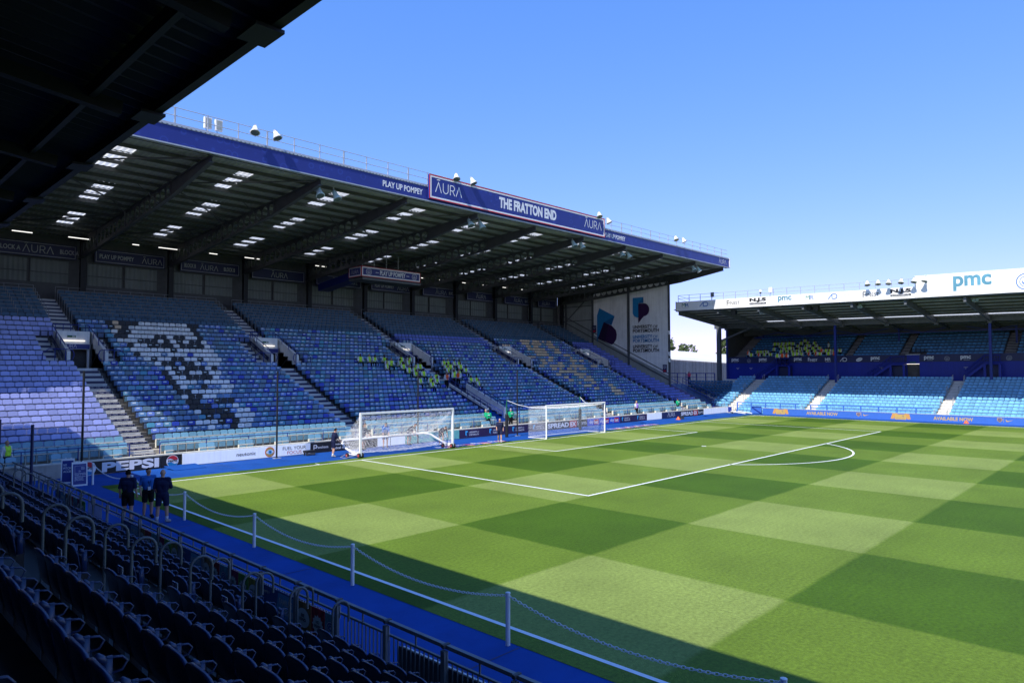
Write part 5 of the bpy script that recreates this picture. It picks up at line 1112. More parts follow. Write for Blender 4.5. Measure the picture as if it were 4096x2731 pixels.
for y0, y1 in ((.22, -1.71), (-14.38, -16.2)): ft('N.J.S', y0, y1, 13.02, .5, 'black', .06); q.box(64.985, 64.993, y1, y0, 12.78, 12.98, M('black')); text(q, 'SCAFFOLDING LTD.', (64.985, y0-.1, 12.82), -Y, Z, y0-y1-.2, .12, M('letter_white'), .01, .006)
ft('pmc', -3.07, -4.57, 12.86, .66, 'logo_teal', .03)
o_ = q.build('lettering', fo); nsh(o_)
q = MB(); FXX = 64.965; ft('pmc', -19.75, -22.75, 12.95, 1.42, 'logo_teal', .03); ft('Construction & Development Services Ltd', -20.1, -22.7, 13.0, .12, 'board_white', 0)
crest(q, (FXX, -25.3, 13.45), -Y, Z, .75, M('logo_blue'), .008); nsh(q.build('lettering', fo))
g = MB()
for z in (14.06, 14.46): g.tube([(65.4, 9.6, z), (65.4, -16.5, z-.33)], .02, M('galvanised'), 5); g.tube([(65.4, 9.6, z), (68.4, 9.6, z-.3)], .02, M('galvanised'), 5)
go = g.build('guard_rail', NT)
for i in range(18): y = 9.6-1.5*i; MB().box(65.375, 65.425, y-.025, y+.025, 13.5, 14.47+dr(y)*.8, M('galvanised')).build('post', go)
NF = None
for i, (y, z) in enumerate(((-12.43, 13.84), (-13.44, 13.83), (-14.41, 13.79), (-15.53, 13.78), (-16.67, 13.76), (-17.6, 13.76))):
    o = copytree(PA); o.location = (64.4, y, z+.22); o.rotation_euler = (0, 0, R(-90)+[.5, .3, .1, -.05, -.3, -.5][i]); o['label'] = 'white floodlight on the side stand roof, %s of six in the row from the left' % ORD[i]; o['group'] = 'floodlights on the side stand roof'
for i, y in enumerate((-.4, -10.9, -21.1)):
    o = copytree(PB); o.location = (67, y, 12.2); o.rotation_euler = (0, 0, R(-90)); o['label'] = 'pale green bell floodlight under the side stand roof, %s from the left' % ORD[i]; o['group'] = 'floodlights under the side stand roof'
for i, (y, lb) in enumerate(((2.8, 'black loudspeaker under the side stand roof near its left end'), (-5.9, 'left loudspeaker of the black pair under the side stand roof'), (-6.7, 'right loudspeaker of the black pair under the side stand roof'))):
    b = MB().box(66.2, 66.7, y-.28, y+.28, 11.75, 12.3, M('black'));
    for z in (11.82, 11.96, 12.1): b.box(66.18, 66.2, y-.24, y+.24, z, z+.09, M('steel_dark'))
    b.box(66.4, 66.5, y-.03, y+.03, 12.3, 12.6, M('steel_dark')); one(b, 'loudspeaker', lb, 'loudspeaker', 'loudspeakers under the side stand roof')
for y, lb in ((-1.0, 'white dome camera on the side stand roof rail'), (5.0, 'grey cabinet on the side stand roof rail'), (-2.1, 'white cabinet on the side stand roof rail')):
    b = MB()
    if 'camera' in lb: b.lathe([(0, .05), (.05, .16), (.2, .16), (.3, .08)], (65.2, y, 14.0), Z, M('white'), 10); b.lathe([(0, .12), (.1, .08)], (65.2, y, 13.98), -Z, M('black'), 10); b.tube([(65.2, y+.6, 13.75), (65.2, y-1.3, 13.78)], .02, M('galvanised'))
    else: b.box(65.3, 65.45, y-.2, y+.2, 13.95, 14.5, M('galv_dull' if 'grey' in lb else 'white')); b.tube([(65.37, y, 13.95), (65.37, y+.1, 13.5)], .02, M('black'))
    one(b, 'camera' if 'camera' in lb else 'equipment_box', lb, 'camera' if 'camera' in lb else 'box')
# electronic board
e = thing('electronic_board', 'long blue electronic board with gold lettering in front of the side stand', 'board', loc=(68.6, -20, 0))
add_to(e, MB().box(68.6, 68.75, YN0, .45, .0, .72, M('led_blue')).box(68.58, 68.77, YN0, .45, .721, .745, M('off_white')), 'panel')
q = MB(); lx = 68.6
for k in range(5):
    o_ = -12.45*k
    shirt = [(.0, .12), (.18, .66), (.55, .68), (.75, .6), (1.2, .6), (1.4, .68), (1.75, .64), (1.86, .12), (1.55, .1), (1.5, .3), (1.45, .06), (.4, .06), (.36, .3), (.3, .1)]
    shape(q, shirt, (lx, -.72+o_, .02), -Y, Z, M('gold_shirt'), .006); shape(q, [(.4, .08), (1.45, .08), (1.42, .58), (.43, .58)], (lx, -.72+o_, .02), -Y, Z, M('gold'), .01); crest(q, (lx, -1.9+o_, .44), -Y, Z, .09, M('fascia_blue'), .014); text(q, 'university', (lx, -1.25+o_, .2), -Y, Z, .8, .06, M('fascia_blue'), .0, .014)
    text(q, 'AVAILABLE NOW', (lx, -4.6+o_, .18), -Y, Z, 3.35, .36, M('gold'), .03, .006)
    shape(q, [(-.2, .2), (.2, .2), (.2, -.05), (0, -.22), (-.2, -.05)], (lx, -10.06+o_, .42), -Y, Z, M('gold'), .006); shape(q, [(-.16, .16), (.16, .16), (.16, -.04), (0, -.17), (-.16, -.04)], (lx, -10.06+o_, .42), -Y, Z, M('fascia_blue'), .01); crest(q, (lx, -10.06+o_, .43), -Y, Z, .17, M('gold'), .014); q.box(68.588, 68.595, -10.37+o_, -10.35+o_, .22, .62, M('gold'))
    shape(q, [(0, .32), (.06, .2), (.16, .19), (.62, .38), (.2, .28), (.1, .3), (.05, .4)], (lx, -10.52+o_, .1), -Y, Z, M('gold'), .006)
add_to(e, q, 'artwork')
# low fittings in front of the lower tier
for y0, y1, x in ((3.76, -3.67, 68.95), (-4.95, -16.85, 68.95)):
    b = MB(); b.bar((x, y0, 1.28), (x, y1, 1.28), .08, .1, M('led_blue')); b.bar((x, y0, .92), (x, y1, .92), .05, .06, M('led_blue'))
    for i in range(int((y0-y1)/1.75)+1): yy = y0-i*1.75; b.box(x-.05, x+.05, yy-.06, yy+.06, 0, 1.24, M('led_blue'))
    b.build('front_rail', NT)
b = MB().box(68.62, 68.7, .62, 1.78, .05, .84, M('led_blue')); b.bar((68.58, .65, .1), (68.58, 1.75, .78), .06, .07, M('rail_blue')); b.bar((68.6, .62, .84), (68.6, 1.78, .84), .08, .06, M('rail_blue')); one(b, 'gate', 'blue panel gate with diagonal bar at the end of the electronic board', 'gate')
# north seats as one mass
inst = []; cols = []
V2, F2, K2 = seat_template(.42)
V2 = np.stack([V2[:, 1], -V2[:, 0], V2[:, 2]], 1)      # faces -X
for i in range(nrow):
    x = 69.1+i*LD; sg = [(-40, 8.3 if i > 1 else 4.2)]
    for a_, b_ in LA: sg = cut(sg, a_-.05, b_+.05)
    for s, e_ in sg:
        k = int((e_-s)/.455)
        for j in range(k):
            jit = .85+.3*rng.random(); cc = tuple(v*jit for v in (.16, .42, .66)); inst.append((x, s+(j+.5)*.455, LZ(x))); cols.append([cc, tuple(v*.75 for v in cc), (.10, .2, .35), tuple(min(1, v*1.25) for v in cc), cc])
for i in range(12):
    x = 80.9+i*UD; sg = [(-40, 8.4 if i < 11 else 8.4)]
    for a_, b_ in UA: sg = cut(sg, a_-.05, b_+.05)
    if i < 2: sg = cut(sg, DO[0]-.2, DO[1]+.2)
    for s, e_ in sg:
        k = int((e_-s)/.46)
        for j in range(k):
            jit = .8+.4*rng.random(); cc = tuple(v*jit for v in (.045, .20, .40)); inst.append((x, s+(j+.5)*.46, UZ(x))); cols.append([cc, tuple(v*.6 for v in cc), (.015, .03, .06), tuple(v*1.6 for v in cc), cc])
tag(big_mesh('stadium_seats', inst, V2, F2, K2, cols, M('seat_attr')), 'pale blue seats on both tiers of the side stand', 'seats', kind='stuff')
# corner: blue ramp, raised seats, deck rails, fence, warehouse, trees
q = MB(); pr = [(75.6, 15.9, 3.15), (70.2, 6.6, .5)]
q.bar(pr[0], pr[1], 1.7, .25, M('navy')); d_ = (Vector(pr[1])-Vector(pr[0])); sd = Vector((-d_.y, d_.x, 0)).normalized()
for s_ in (-.95, .95):
    p0, p1 = Vector(pr[0])+sd*s_, Vector(pr[1])+sd*s_; q.bar(p0-Z*.1, p1-Z*.1, .08, .5, M('rail_blue'))
    for hz in (.95, .5): q.tube([p0+Z*hz, p1+Z*hz], .04, M('rail_blue'))
    for i in range(8): p = p0+(p1-p0)*i/7; q.tube([p, p+Z*.95], .035, M('rail_blue'))
one(q, 'access_ramp', 'dark blue sloping ramp with rails between the two stands', 'ramp')
q = MB()
for y0, y1 in ((10.9, 15.0), (15.3, 19.5)):
    q.bar((77.2, y0, 4.75), (77.2, y1, 4.75), .09, .09, M('rail_blue'))
    for i in range(4): yy = y0+(y1-y0)*i/3; q.box(77.15, 77.25, yy-.05, yy+.05, 3.0, 4.75, M('rail_blue'))
q.tube([(77.2, 10.9, 4.2), (77.2, 19.5, 4.2)], .03, M('rail_blue')); q.box(76, 79, 10.5, 24, 2.9, 3.01, M('concrete')); one(q, 'deck_rail', 'dark blue railing on the raised deck in front of the wooden fence', 'railing')
inst = []; cols = []
for i in range(7):
    x = 71.6+i*.75; z = 1.62+.36*i
    for j in range(14):
        y = 6.1+i*.28+j*.46
        if y > 6.2+i*1.45: continue
        jit = .85+.3*rng.random(); cc = tuple(v*jit for v in (.035, .12, .24)); inst.append((x, y+.2, z)); cols.append([cc, tuple(v*.75 for v in cc), (.02, .05, .1), tuple(v*1.6 for v in cc), cc])
if inst: tag(big_mesh('stadium_seats', inst, V2, F2, K2, cols, M('seat_attr')), 'dark teal seats beside the blue ramp in the corner', 'seats', kind='stuff')
q = MB(); p0, p1 = Vector((80.3, 24.5, 0)), Vector((142, 44, 0)); L = (p1-p0).length; d_ = (p1-p0)/L; k = int(L/.32); sd = Vector((-d_.y, d_.x, 0))
p0 = Vector((86, 18, 0)); p1 = Vector((99.5, 29.5, 0))
p0 = CAMP+Vector((.8541, .520, 0))*104; p1 = Vector((142.4, 41.3, 0)); p0.z = 0; L = (p1-p0).length; d_ = (p1-p0)/L; k = int(L/.34); sd = Vector((-d_.y, d_.x, 0))
mats_w = []
for i in range(4): mats_w.append(mat('wood_%d' % i, tuple(v*(.75+.16*i) for v in (.33, .285, .245)), .85, var=.2, scale=2))
for i in range(-12, k+20):
    p = p0+d_*(i*.34); q.bar(p+Z*0+sd*.02*(i % 2), p+Z*(6.85+.02*(i % 3))+sd*.02*(i % 2), .33, .05, mats_w[int(rng.integers(4))], upv=tuple(sd))
one(q, 'wooden_fence', 'tall grey timber board fence beyond the corner of the ground', 'fence')
q = MB(); A_ = Vector((149, 71, 0)); B_ = Vector((166, 40, 0)); u_ = (B_-A_).normalized(); v_ = Vector((-u_.y, u_.x, 0))*-1; v_ = v_ if v_.x > 0 else -v_
Lw = (B_-A_).length; zz = [(0, 10.9), (.22, 10.95), (.45, 10.3), (.62, 9.75), (1.0, 9.2)]
for (s0, z0), (s1, z1) in zip(zz, zz[1:]):
    a0, a1 = A_+u_*Lw*s0, A_+u_*Lw*s1
    q.add([a0, a1, a1+Z*(z1-2.0), a0+Z*(z0-2.0)], [(0, 1, 2, 3)], M('roof_white')); q.add([a0+Z*(z0-2.0), a1+Z*(z1-2.0), a1+Z*z1+v_*12, a0+Z*z0+v_*12], [(0, 1, 2, 3)], M('roof_white')); q.add([a0+Z*z0+v_*12, a1+Z*z1+v_*12, a1+Z*4+v_*34, a0+Z*4+v_*34], [(0, 1, 2, 3)], M('roof_white'))
for i in range(int(Lw/1.5)): p = A_+u_*(i*1.5)-v_*.03; q.bar(p, p+Z*7.0, .05, .05, M('off_white'))
q.add([A_, A_+Z*8.9, A_+Z*10.9+v_*12, A_+v_*34], [(0, 1, 2, 3)], M('roof_white')); one(q, 'warehouse', 'white low-roofed warehouse behind the timber fence', 'building')
mat('leaf_a', (.055, .085, .022), .7, var=.35, scale=1.5); mat('leaf_b', (.085, .12, .035), .7, var=.3, scale=1.5)
def tree(loc, h_, r, label, seed, dens=900):
    g = np.random.default_rng(seed); loc = Vector(loc); t = thing('tree', label, 'tree', 'trees beyond the fence', loc=loc); b = MB()
    b.tube([(0, 0, 0), (.1, 0, h_*.35), (-.1, .1, h_*.7)], [.35, .25, .1], M('bark'), 8)
    for i in range(7): an = i*.9; b.tube([(0, 0, h_*.4), (math.cos(an)*r*.6, math.sin(an)*r*.6, h_*(.6+.05*(i % 4)))], [.12, .03], M('bark'), 5)
    b.build('trunk', t); b = MB(); cl = [(g.normal(0, .45*r), g.normal(0, .45*r), h_*.62+g.normal(0, .17*h_), r*(.28+.25*g.random())) for _ in range(16)]
    for i in range(dens):
        cx_, cy_, cz_, cr_ = cl[int(g.integers(len(cl)))]; d_ = Vector(g.normal(0, 1, 3)).normalized()*cr_*(.6+.4*g.random()); p = Vector((cx_, cy_, cz_))+d_
        if p.z > h_: continue
        a = Vector(g.normal(0, 1, 3)).normalized(); c2 = a.cross(Vector(g.normal(0, 1, 3))).normalized(); s = .28+.3*g.random()
        b.add([p+a*s, p+c2*s*.6, p-a*s, p-c2*s*.6], [(0, 1, 2, 3)], M('leaf_a' if g.random() < .6 else 'leaf_b'))
    b.build('crown', t)
tree((170.5, 74.5, 0), 15.6, 5.0, 'broad green tree behind the left part of the white warehouse', 3, 2600); tree((178, 59.4, 0), 14.2, 2.6, 'narrow dark green tree behind the grey corner column', 4, 2200); tree((182, 63.8, 0), 10.6, 2.2, 'low bushy tree above the right slope of the warehouse roof', 9, 1200)
tree((146, 60, 0), 8.4, 1.4, 'sparse young tree between the fence and the white warehouse', 11, 220)

# ------------------------------------------------------------------ people
# joints in metres for a 1.78 m figure facing +X; primitives are tapered capsules fused into one surface by a voxel remesh
def joints(**o):
    J = dict(pelvis=(0, 0, .95), waist=(0, 0, 1.08), chest=(0, 0, 1.30), neck=(0, 0, 1.48), head=(.02, 0, 1.655),
             sl=(0, .185, 1.43), sr=(0, -.185, 1.43), el=(-.03, .25, 1.16), er=(-.03, -.25, 1.16), wl=(.04, .27, .92), wr=(.04, -.27, .92),
             hl=(0, .09, .92), hr=(0, -.09, .92), kl=(.02, .11, .50), kr=(.02, -.11, .50), al=(-.02, .12, .09), ar=(-.02, -.12, .09), tl=(.13, .14, .04), tr=(.13, -.14, .04))
    J.update(o); return {k: Vector(v) for k, v in J.items()}
def lean(J, ang, pivot=(0, 0, .95), keys=('waist', 'chest', 'neck', 'head', 'sl', 'sr')):
    p = Vector(pivot); m = Matrix.Rotation(ang, 3, 'Y')
    for k in keys: J[k] = p+m @ (J[k]-p)
    return J
def prims(J, hair_long=False):
    P = []      # (a, b, ra, rb, region)
    c = lambda a, b, ra, rb, g: P.append((Vector(a), Vector(b), ra, rb, g))
    c(J['pelvis']+Vector((0, .05, 0)), J['pelvis']+Vector((0, -.05, 0)), .125, .125, 'hip'); c(J['pelvis'], J['waist'], .125, .125, 'hip')
    for s in (.05, -.05): c(J['waist']+Vector((0, s, 0)), J['chest']+Vector((0, s*1.7, 0)), .115, .125, 'torso')
    c(J['chest']+Vector((0, .07, 0)), J['chest']+Vector((0, -.07, 0)), .13, .13, 'torso'); c(J['sl'], J['sr'], .07, .07, 'torso'); c(J['chest'], J['neck'], .12, .06, 'torso')
    hd = (J['head']-J['neck']).normalized(); c(J['neck'], J['head']-hd*.06, .056, .058, 'neck')
    for s in 'lr':
        c(J['s'+s], J['e'+s], .062, .046, 'uparm'); c(J['e'+s], J['w'+s], .043, .030, 'forearm')
        f = (J['w'+s]-J['e'+s]).normalized(); c(J['w'+s], J['w'+s]+f*.08, .034, .036, 'hand')
        c(J['h'+s], J['k'+s], .095, .062, 'thigh'); c(J['k'+s], J['k'+s]+(J['a'+s]-J['k'+s])*.35, .058, .062, 'calf'); c(J['k'+s]+(J['a'+s]-J['k'+s])*.35, J['a'+s], .062, .036, 'calf')
        c(J['a'+s], J['t'+s], .046, .040, 'foot'); c(J['a'+s], J['a'+s]-(J['t'+s]-J['a'+s])*.25-Vector((0, 0, .03)), .045, .035, 'foot')
    return P, hd
def person_meshes(J, look=0, tilt=0, vox=.022, fingers=False, curl=.35):
    P, hd = prims(J); bm = bmesh.new()
    def sph(cn, rad, sc=(1, 1, 1), rot=None):
        m = Matrix.Translation(cn) @ (rot.to_4x4() if rot is not None else Matrix.Identity(4)) @ Matrix.Diagonal((rad*sc[0], rad*sc[1], rad*sc[2], 1)); bmesh.ops.create_icosphere(bm, subdivisions=2, radius=1, matrix=m)
    for a, b, ra, rb, g in P:
        sph(a, ra); sph(b, rb); d = b-a; L = d.length
        if L > 1e-4:
            q = d.to_track_quat('Z', 'Y').to_matrix().to_4x4(); bmesh.ops.create_cone(bm, cap_ends=True, segments=12, radius1=ra, radius2=rb, depth=L, matrix=Matrix.Translation((a+b)/2) @ q)
    hr = Matrix.Rotation(look, 3, 'Z') @ Matrix.Rotation(tilt, 3, 'Y'); H = J['head']
    sph(H, .1, (1.0, .78, 1.18), hr); sph(H+hr @ Vector((.035, 0, -.07)), .06, (.9, .8, .8), hr)
    sph(H+hr @ Vector((.105, 0, -.015)), .02, (1, .8, 1.4), hr)
    for s in (1, -1): sph(H+hr @ Vector((-.005, s*.08, -.01)), .024, (.8, .5, 1.3), hr)
    me = bpy.data.meshes.new('body'); bm.to_mesh(me); bm.free(); o = bpy.data.objects.new('tmp', me); COL.objects.link(o)
    r = o.modifiers.new('r', 'REMESH'); r.mode = 'VOXEL'; r.voxel_size = vox; sm = o.modifiers.new('s', 'SMOOTH'); sm.factor = .5; sm.iterations = 3
    dg = bpy.context.evaluated_depsgraph_get(); dg.update(); ev = o.evaluated_get(dg); body = bpy.data.meshes.new_from_object(ev); bpy.data.objects.remove(o)
    n = len(body.vertices); co = np.zeros(n*3); body.vertices.foreach_get('co', co); co = co.reshape(-1, 3); no = np.zeros(n*3); body.vertices.foreach_get('normal', no); no = no.reshape(-1, 3)
    best = np.full(n, 1e9); reg = np.zeros(n, int); names = ['hip', 'torso', 'neck', 'uparm', 'forearm', 'hand', 'thigh', 'calf', 'foot', 'head']
    for a, b, ra, rb, g in P:
        a_, b_ = np.array(a), np.array(b); d = b_-a_; L2 = d @ d; t = np.clip(((co-a_) @ d)/max(L2, 1e-9), 0, 1); dist = np.linalg.norm(co-(a_+t[:, None]*d), axis=1)-(ra+(rb-ra)*t)
        k = dist < best; best[k] = dist[k]; reg[k] = names.index(g)
    loc = (co-np.array(H)) @ np.array(hr); dh = np.linalg.norm(loc/np.array([1, .8, 1.18]), axis=1)-.1; k = dh < best; reg[k] = 9
    faces = [tuple(p.vertices) for p in body.polygons]
    body.polygons.foreach_set('use_smooth', [True]*len(body.polygons))
    return dict(body=body, co=co, no=no, reg=reg, names=names, faces=faces, hl=loc, J=J, H=H, hr=hr, fingers=fingers, curl=curl)
def shell(G, name, m, sel, off):
    fs = [f for f in G['faces'] if all(sel[i] for i in f)]
    if not fs: return None
    ids = sorted({i for f in fs for i in f}); mp = {v: k for k, v in enumerate(ids)}; V = G['co'][ids]+G['no'][ids]*off
    me = bpy.data.meshes.new(name); me.from_pydata(V.tolist(), [], [tuple(mp[i] for i in f) for f in fs]); me.materials.append(m); me.polygons.foreach_set('use_smooth', [True]*len(me.polygons)); me.update(); return me
def hands_into(G, m):
    if not G['fingers']: return
    b = MB(); J = G['J']
    for s in 'lr':
        f = (J['w'+s]-J['e'+s]).normalized(); sd = 1 if s == 'l' else -1; fr = Vector((1, 0, 0)); fr = (fr-f*fr.dot(f)).normalized(); pal = f.cross(fr).normalized()*(1 if s == 'l' else -1); base = J['w'+s]+f*.075
        if pal.y*sd > 0: pal = -pal
        for i, (u, L) in enumerate(((.03, .07), (.010, .08), (-.010, .075), (-.028, .06))):
            p = base+fr*u; p1 = p+f*L*.45; p2 = p1+(f*math.cos(G['curl']*1.3)+pal*math.sin(G['curl']*1.3)).normalized()*L*.35; p3 = p2+(f*math.cos(G['curl']*2.4)+pal*math.sin(G['curl']*2.4)).normalized()*L*.25; b.tube([p-f*.03, p1, p2, p3], [.010, .009, .008, .006], m, 6)
        t0 = J['w'+s]+f*.03+fr*.03; b.tube([t0-fr*.015, t0+fr*.02+f*.025, t0+fr*.025+f*.055+pal*.01], [.012, .010, .008], m, 6)
    me = G['body']; bm = bmesh.new(); bm.from_mesh(me); vs = [bm.verts.new(v) for v in b.v]
    for f in b.f:
        try: fc = bm.faces.new([vs[i] for i in f]); fc.smooth = True
        except ValueError: pass
    bm.to_mesh(me); bm.free()
def cmat(name, col, **k): return mat('cloth_'+name, col, .8, var=.12, scale=9, spec=.1, **k)
cmat('navy', (.014, .018, .05)); cmat('black', (.010, .010, .012)); cmat('blue', (.03, .12, .38)); cmat('green', (.01, .33, .15)); cmat('white', (.62, .64, .66)); cmat('purple', (.30, .18, .55)); cmat('pink', (.70, .07, .16)); cmat('denim', (.03, .05, .12))
cmat('lime', (.50, .82, .06)); cmat('orange', (.85, .12, .03)); cmat('sock', (.6, .6, .62)); cmat('shoe', (.3, .3, .3)); cmat('shoe_dark', (.02, .02, .02)); cmat('hair_dark', (.012, .009, .007)); cmat('hair_grey', (.30, .29, .28)); cmat('hair_blond', (.45, .32, .14)); cmat('pattern_blue', (.05, .14, .36))
CM = lambda n: MATS['cloth_'+n]
def make_person(name_label, J, loc, rz, top='navy', sleeve='short', legs='shorts', bottom='navy', vest=None, hair='hair_dark', skin='skin', socks=None, shoes='shoe', look=0, tilt=0, vox=.022, fingers=False, group=None, scale=1, cap=None, extra=None, curl=.35, face=True):
    G = person_meshes(J, look, tilt, vox, fingers, curl); nm = G['names']; reg = G['reg']; co = G['co']; is_ = lambda *k: np.isin(reg, [nm.index(q) for q in k])
    hands_into(G, M(skin)); G['body'].materials.clear(); G['body'].materials.append(M(skin))
    e = thing('person', name_label, 'person', group, loc, rz); e.scale = (scale,)*3
    link('body', G['body'], e)
    sel = is_('torso', 'uparm') | (is_('hip') & (co[:, 2] > J['pelvis'].z+.0))
    if sleeve == 'long': sel |= is_('forearm')
    def put(n, m, s, off):
        me = shell(G, n, m, s, off)
        if me: link(n, me, e)
    put('shirt', CM(top), sel, .014)
    if vest: put('vest', CM(vest), (np.abs(co[:, 1]) < .145) & is_('torso') | (is_('hip') & (co[:, 2] > J['pelvis'].z+.06)), .028)
    th = is_('hip', 'thigh')
    if legs == 'shorts':
        hk = np.minimum(np.linalg.norm(co-np.array(J['kl']), axis=1), np.linalg.norm(co-np.array(J['kr']), axis=1)); put('shorts', CM(bottom), th & (hk > .09), .022)
    else: put('trousers', CM(bottom), th | is_('calf'), .018)
    put('shoes', CM(shoes), is_('foot'), .014)
    if socks: put('socks', CM(socks), is_('calf') & (np.minimum(np.linalg.norm(co-np.array(J['al']), axis=1), np.linalg.norm(co-np.array(J['ar']), axis=1)) < .15), .008)
    hl = G['hl']; hd = is_('head')
    if hair: put('hair', CM(hair), hd & ((hl[:, 2] > .045) | ((hl[:, 0] < -.015) & (hl[:, 2] > -.06))) & ~((hl[:, 0] > .05) & (hl[:, 2] < .06)), .012)
    if cap: put('cap', CM(cap), hd & (hl[:, 2] > .045), .018)
    if face:
        b = MB(); H, hr = G['H'], G['hr']
        for s in (1, -1): b.lathe([(0, .008), (.006, .008)], H+hr @ Vector((.086, s*.032, .005)), hr @ Vector((1, 0, 0)), M('black'), 8)
        b.build('eyes', e); b = MB(); p0 = H+hr @ Vector((.088, .022, -.062)); p1 = H+hr @ Vector((.088, -.022, -.062)); b.tube([p0, (p0+p1)/2+hr @ Vector((.006, 0, -.002)), p1], .005, M('red') if skin == 'skin' else M('black'), 5); b.build('mouth', e)
    if extra: extra(e)
    return e
def stand(**k): return joints(**k)
def tower(d): return math.atan2(d[1], d[0])
# three men on the shaded track
J = joints(el=(-.02, .24, 1.17), wl=(.12, .22, .98), er=(.02, -.26, 1.17), wr=(.22, -.12, 1.08), kl=(.01, .13, .5), kr=(.03, -.13, .5), al=(-.02, .15, .09), ar=(.0, -.15, .09), tl=(.12, .2, .04), tr=(.12, -.21, .04))
make_person('bald man in dark navy kit and white socks on the shaded track, seen from behind', J, (-1.36, -8.95, 0), R(58), top='navy', bottom='navy', hair=None, socks='sock', shoes='shoe', fingers=True, vox=.018, scale=1.03, group='people on the track')
def lanyard(e):
    b = MB(); b.tube([(.03, .07, 1.5), (.15, .03, 1.3), (.16, 0, 1.12), (.15, -.03, 1.3), (.03, -.07, 1.5)], .007, CM('navy'), 4); b.box(.155, .165, -.045, .045, 1.0, 1.12, M('letter_white')); b.build('lanyard', e)
make_person('man in light blue shirt and black shorts on the shaded track', joints(el=(-.04, .25, 1.17), wl=(.05, .25, .93), er=(-.03, -.25, 1.17), wr=(.06, -.25, .93)), (-1.42, -7.75, 0), R(-95), top='blue', bottom='black', shoes='shoe_dark', fingers=True, vox=.018, scale=1.0, extra=lanyard, look=.3, group='people on the track')
make_person('dark haired man in navy shirt and black shorts behind the barrier, seen from behind', joints(), (-2.15, -8.0, 0), R(50), top='navy', bottom='black', shoes='shoe_dark', fingers=True, vox=.018, scale=1.02, group='people on the track')
# staff handling the wheeled goal
J = lean(joints(er=(.20, -.22, 1.17), wr=(.42, -.16, .95), el=(.16, .22, 1.16), wl=(.40, .12, .94), kl=(.05, .10, .5), al=(.02, .13, .09), ar=(-.08, -.13, .09), tl=(.16, .15, .04), tr=(.06, -.15, .04)), .18)
make_person('man in navy kit pulling the left end of the wheeled goal', J, (12.3, 2.45, 0), R(-8), top='navy', bottom='navy', socks='sock', shoes='shoe', fingers=True, tilt=.45, vox=.02, curl=.9, scale=.98, group='staff around the wheeled goal')
JB = lambda a, r=.3: lean(joints(el=(.28, .2, 1.05), wl=(.42, .18, .85), er=(.28, -.2, 1.05), wr=(.42, -.18, .85), kl=(.08, .12, .5), kr=(.02, -.12, .5)), a)
for (x, y, rz_, a, tp, bt, lb, el_) in ((15.6, 4.2, -60, .15, 'navy', 'navy', 'man in navy kit standing behind the left of the folded net', 0), (17.3, 4.1, -120, .35, 'blue', 'navy', 'man in lighter blue shirt leaning over the middle of the folded net', 0), (19.5, 4.4, -70, .85, 'navy', 'navy', 'man in navy bending low behind the rear bar of the folded net', 0), (21.0, 2.7, -100, 1.1, 'navy', 'navy', 'man in navy bent double at the right end of the folded net', 0)):
    J = JB(a)
    if a > .5:
        for s, yy in (('l', .2), ('r', -.2)): J['e'+s] = J['s'+s]+Vector((.06, 0, -.26)); J['w'+s] = J['e'+s]+Vector((.08, 0, -.24))
    make_person(lb, J, (x, y, 0), R(rz_), top=tp, bottom=bt, shoes='shoe_dark', tilt=a*.5+.3, fingers=True, vox=.022, group='staff around the wheeled goal')
J = joints(kl=(.16, .10, .52), al=(.22, .10, .11), tl=(.36, .11, .08), kr=(-.02, -.10, .5), ar=(-.22, -.10, .12), tr=(-.09, -.11, .05), el=(-.10, .25, 1.18), wl=(-.02, .25, .95), er=(.06, -.25, 1.17), wr=(.24, -.22, 1.0))
make_person('grey haired man in navy shirt and shorts walking along the goal line', J, (24.85, .75, 0), R(-135), top='navy', bottom='navy', hair='hair_grey', socks='sock', shoes='shoe', fingers=True, vox=.02, scale=.98, look=-.5, group='people on the track')
# people behind the boards
zf_ = DK(YN(1))
def back_print(e):
    b = MB(); b.box(-.185, -.165, -.09, .09, 1.3, 1.35, M('letter_white')); b.build('shirt_print', e)
for x, y, rz_, lb, hr_, tr_ in ((28.45, 5.62, 60, 'person in green shirt by the gangway foot, nearer of two standing together', 'hair_dark', True), (28.9, 6.35, 110, 'person in green shirt by the gangway foot, half hidden behind another', 'hair_grey', True), (31.05, 5.6, 75, 'white haired person in green shirt standing at the gangway right of the padded post', 'hair_grey', True), (58.1, 5.6, 70, 'person in green shirt above the last lettered boards near the far corner', 'hair_dark', True)):
    make_person(lb, joints(wl=(.14, .2, 1.0), wr=(.14, -.2, 1.0)), (x, y, zf_-.02), R(rz_), top='green', legs='long', bottom='black', hair=hr_, shoes='shoe_dark', vox=.026, scale=.96, extra=back_print, group='people in green shirts')
make_person('blond woman in white shirt and purple vest behind the white board', joints(), (49.8, 5.6, zf_-.02), R(80), top='white', legs='long', bottom='black', vest='purple', hair='hair_blond', shoes='shoe_dark', vox=.026, scale=.96)
def cam_extra(e):
    b = MB(); b.box(.14, .24, -.07, .07, 1.58, 1.68, M('black')); b.lathe([(0, .05), (.18, .06)], (.24, 0, 1.63), X, M('black'), 10); b.build('camera', e)
make_person('photographer in pink shirt raising a camera on the corner deck', joints(el=(.14, .26, 1.3), wl=(.16, .1, 1.58), er=(.14, -.26, 1.3), wr=(.16, -.1, 1.58)), (76.3, 14.3, 3.25), R(-160), top='pink', legs='long', bottom='denim', hair='hair_dark', shoes='shoe_dark', vox=.03, scale=1.0, extra=cam_extra)
make_person('blond steward in lime vest standing at the far left front row', joints(), (-3.2, 5.75, zf_-.15), R(-60), top='white', sleeve='long', legs='long', bottom='black', vest='lime', hair='hair_blond', shoes='shoe_dark', vox=.026, scale=.97)
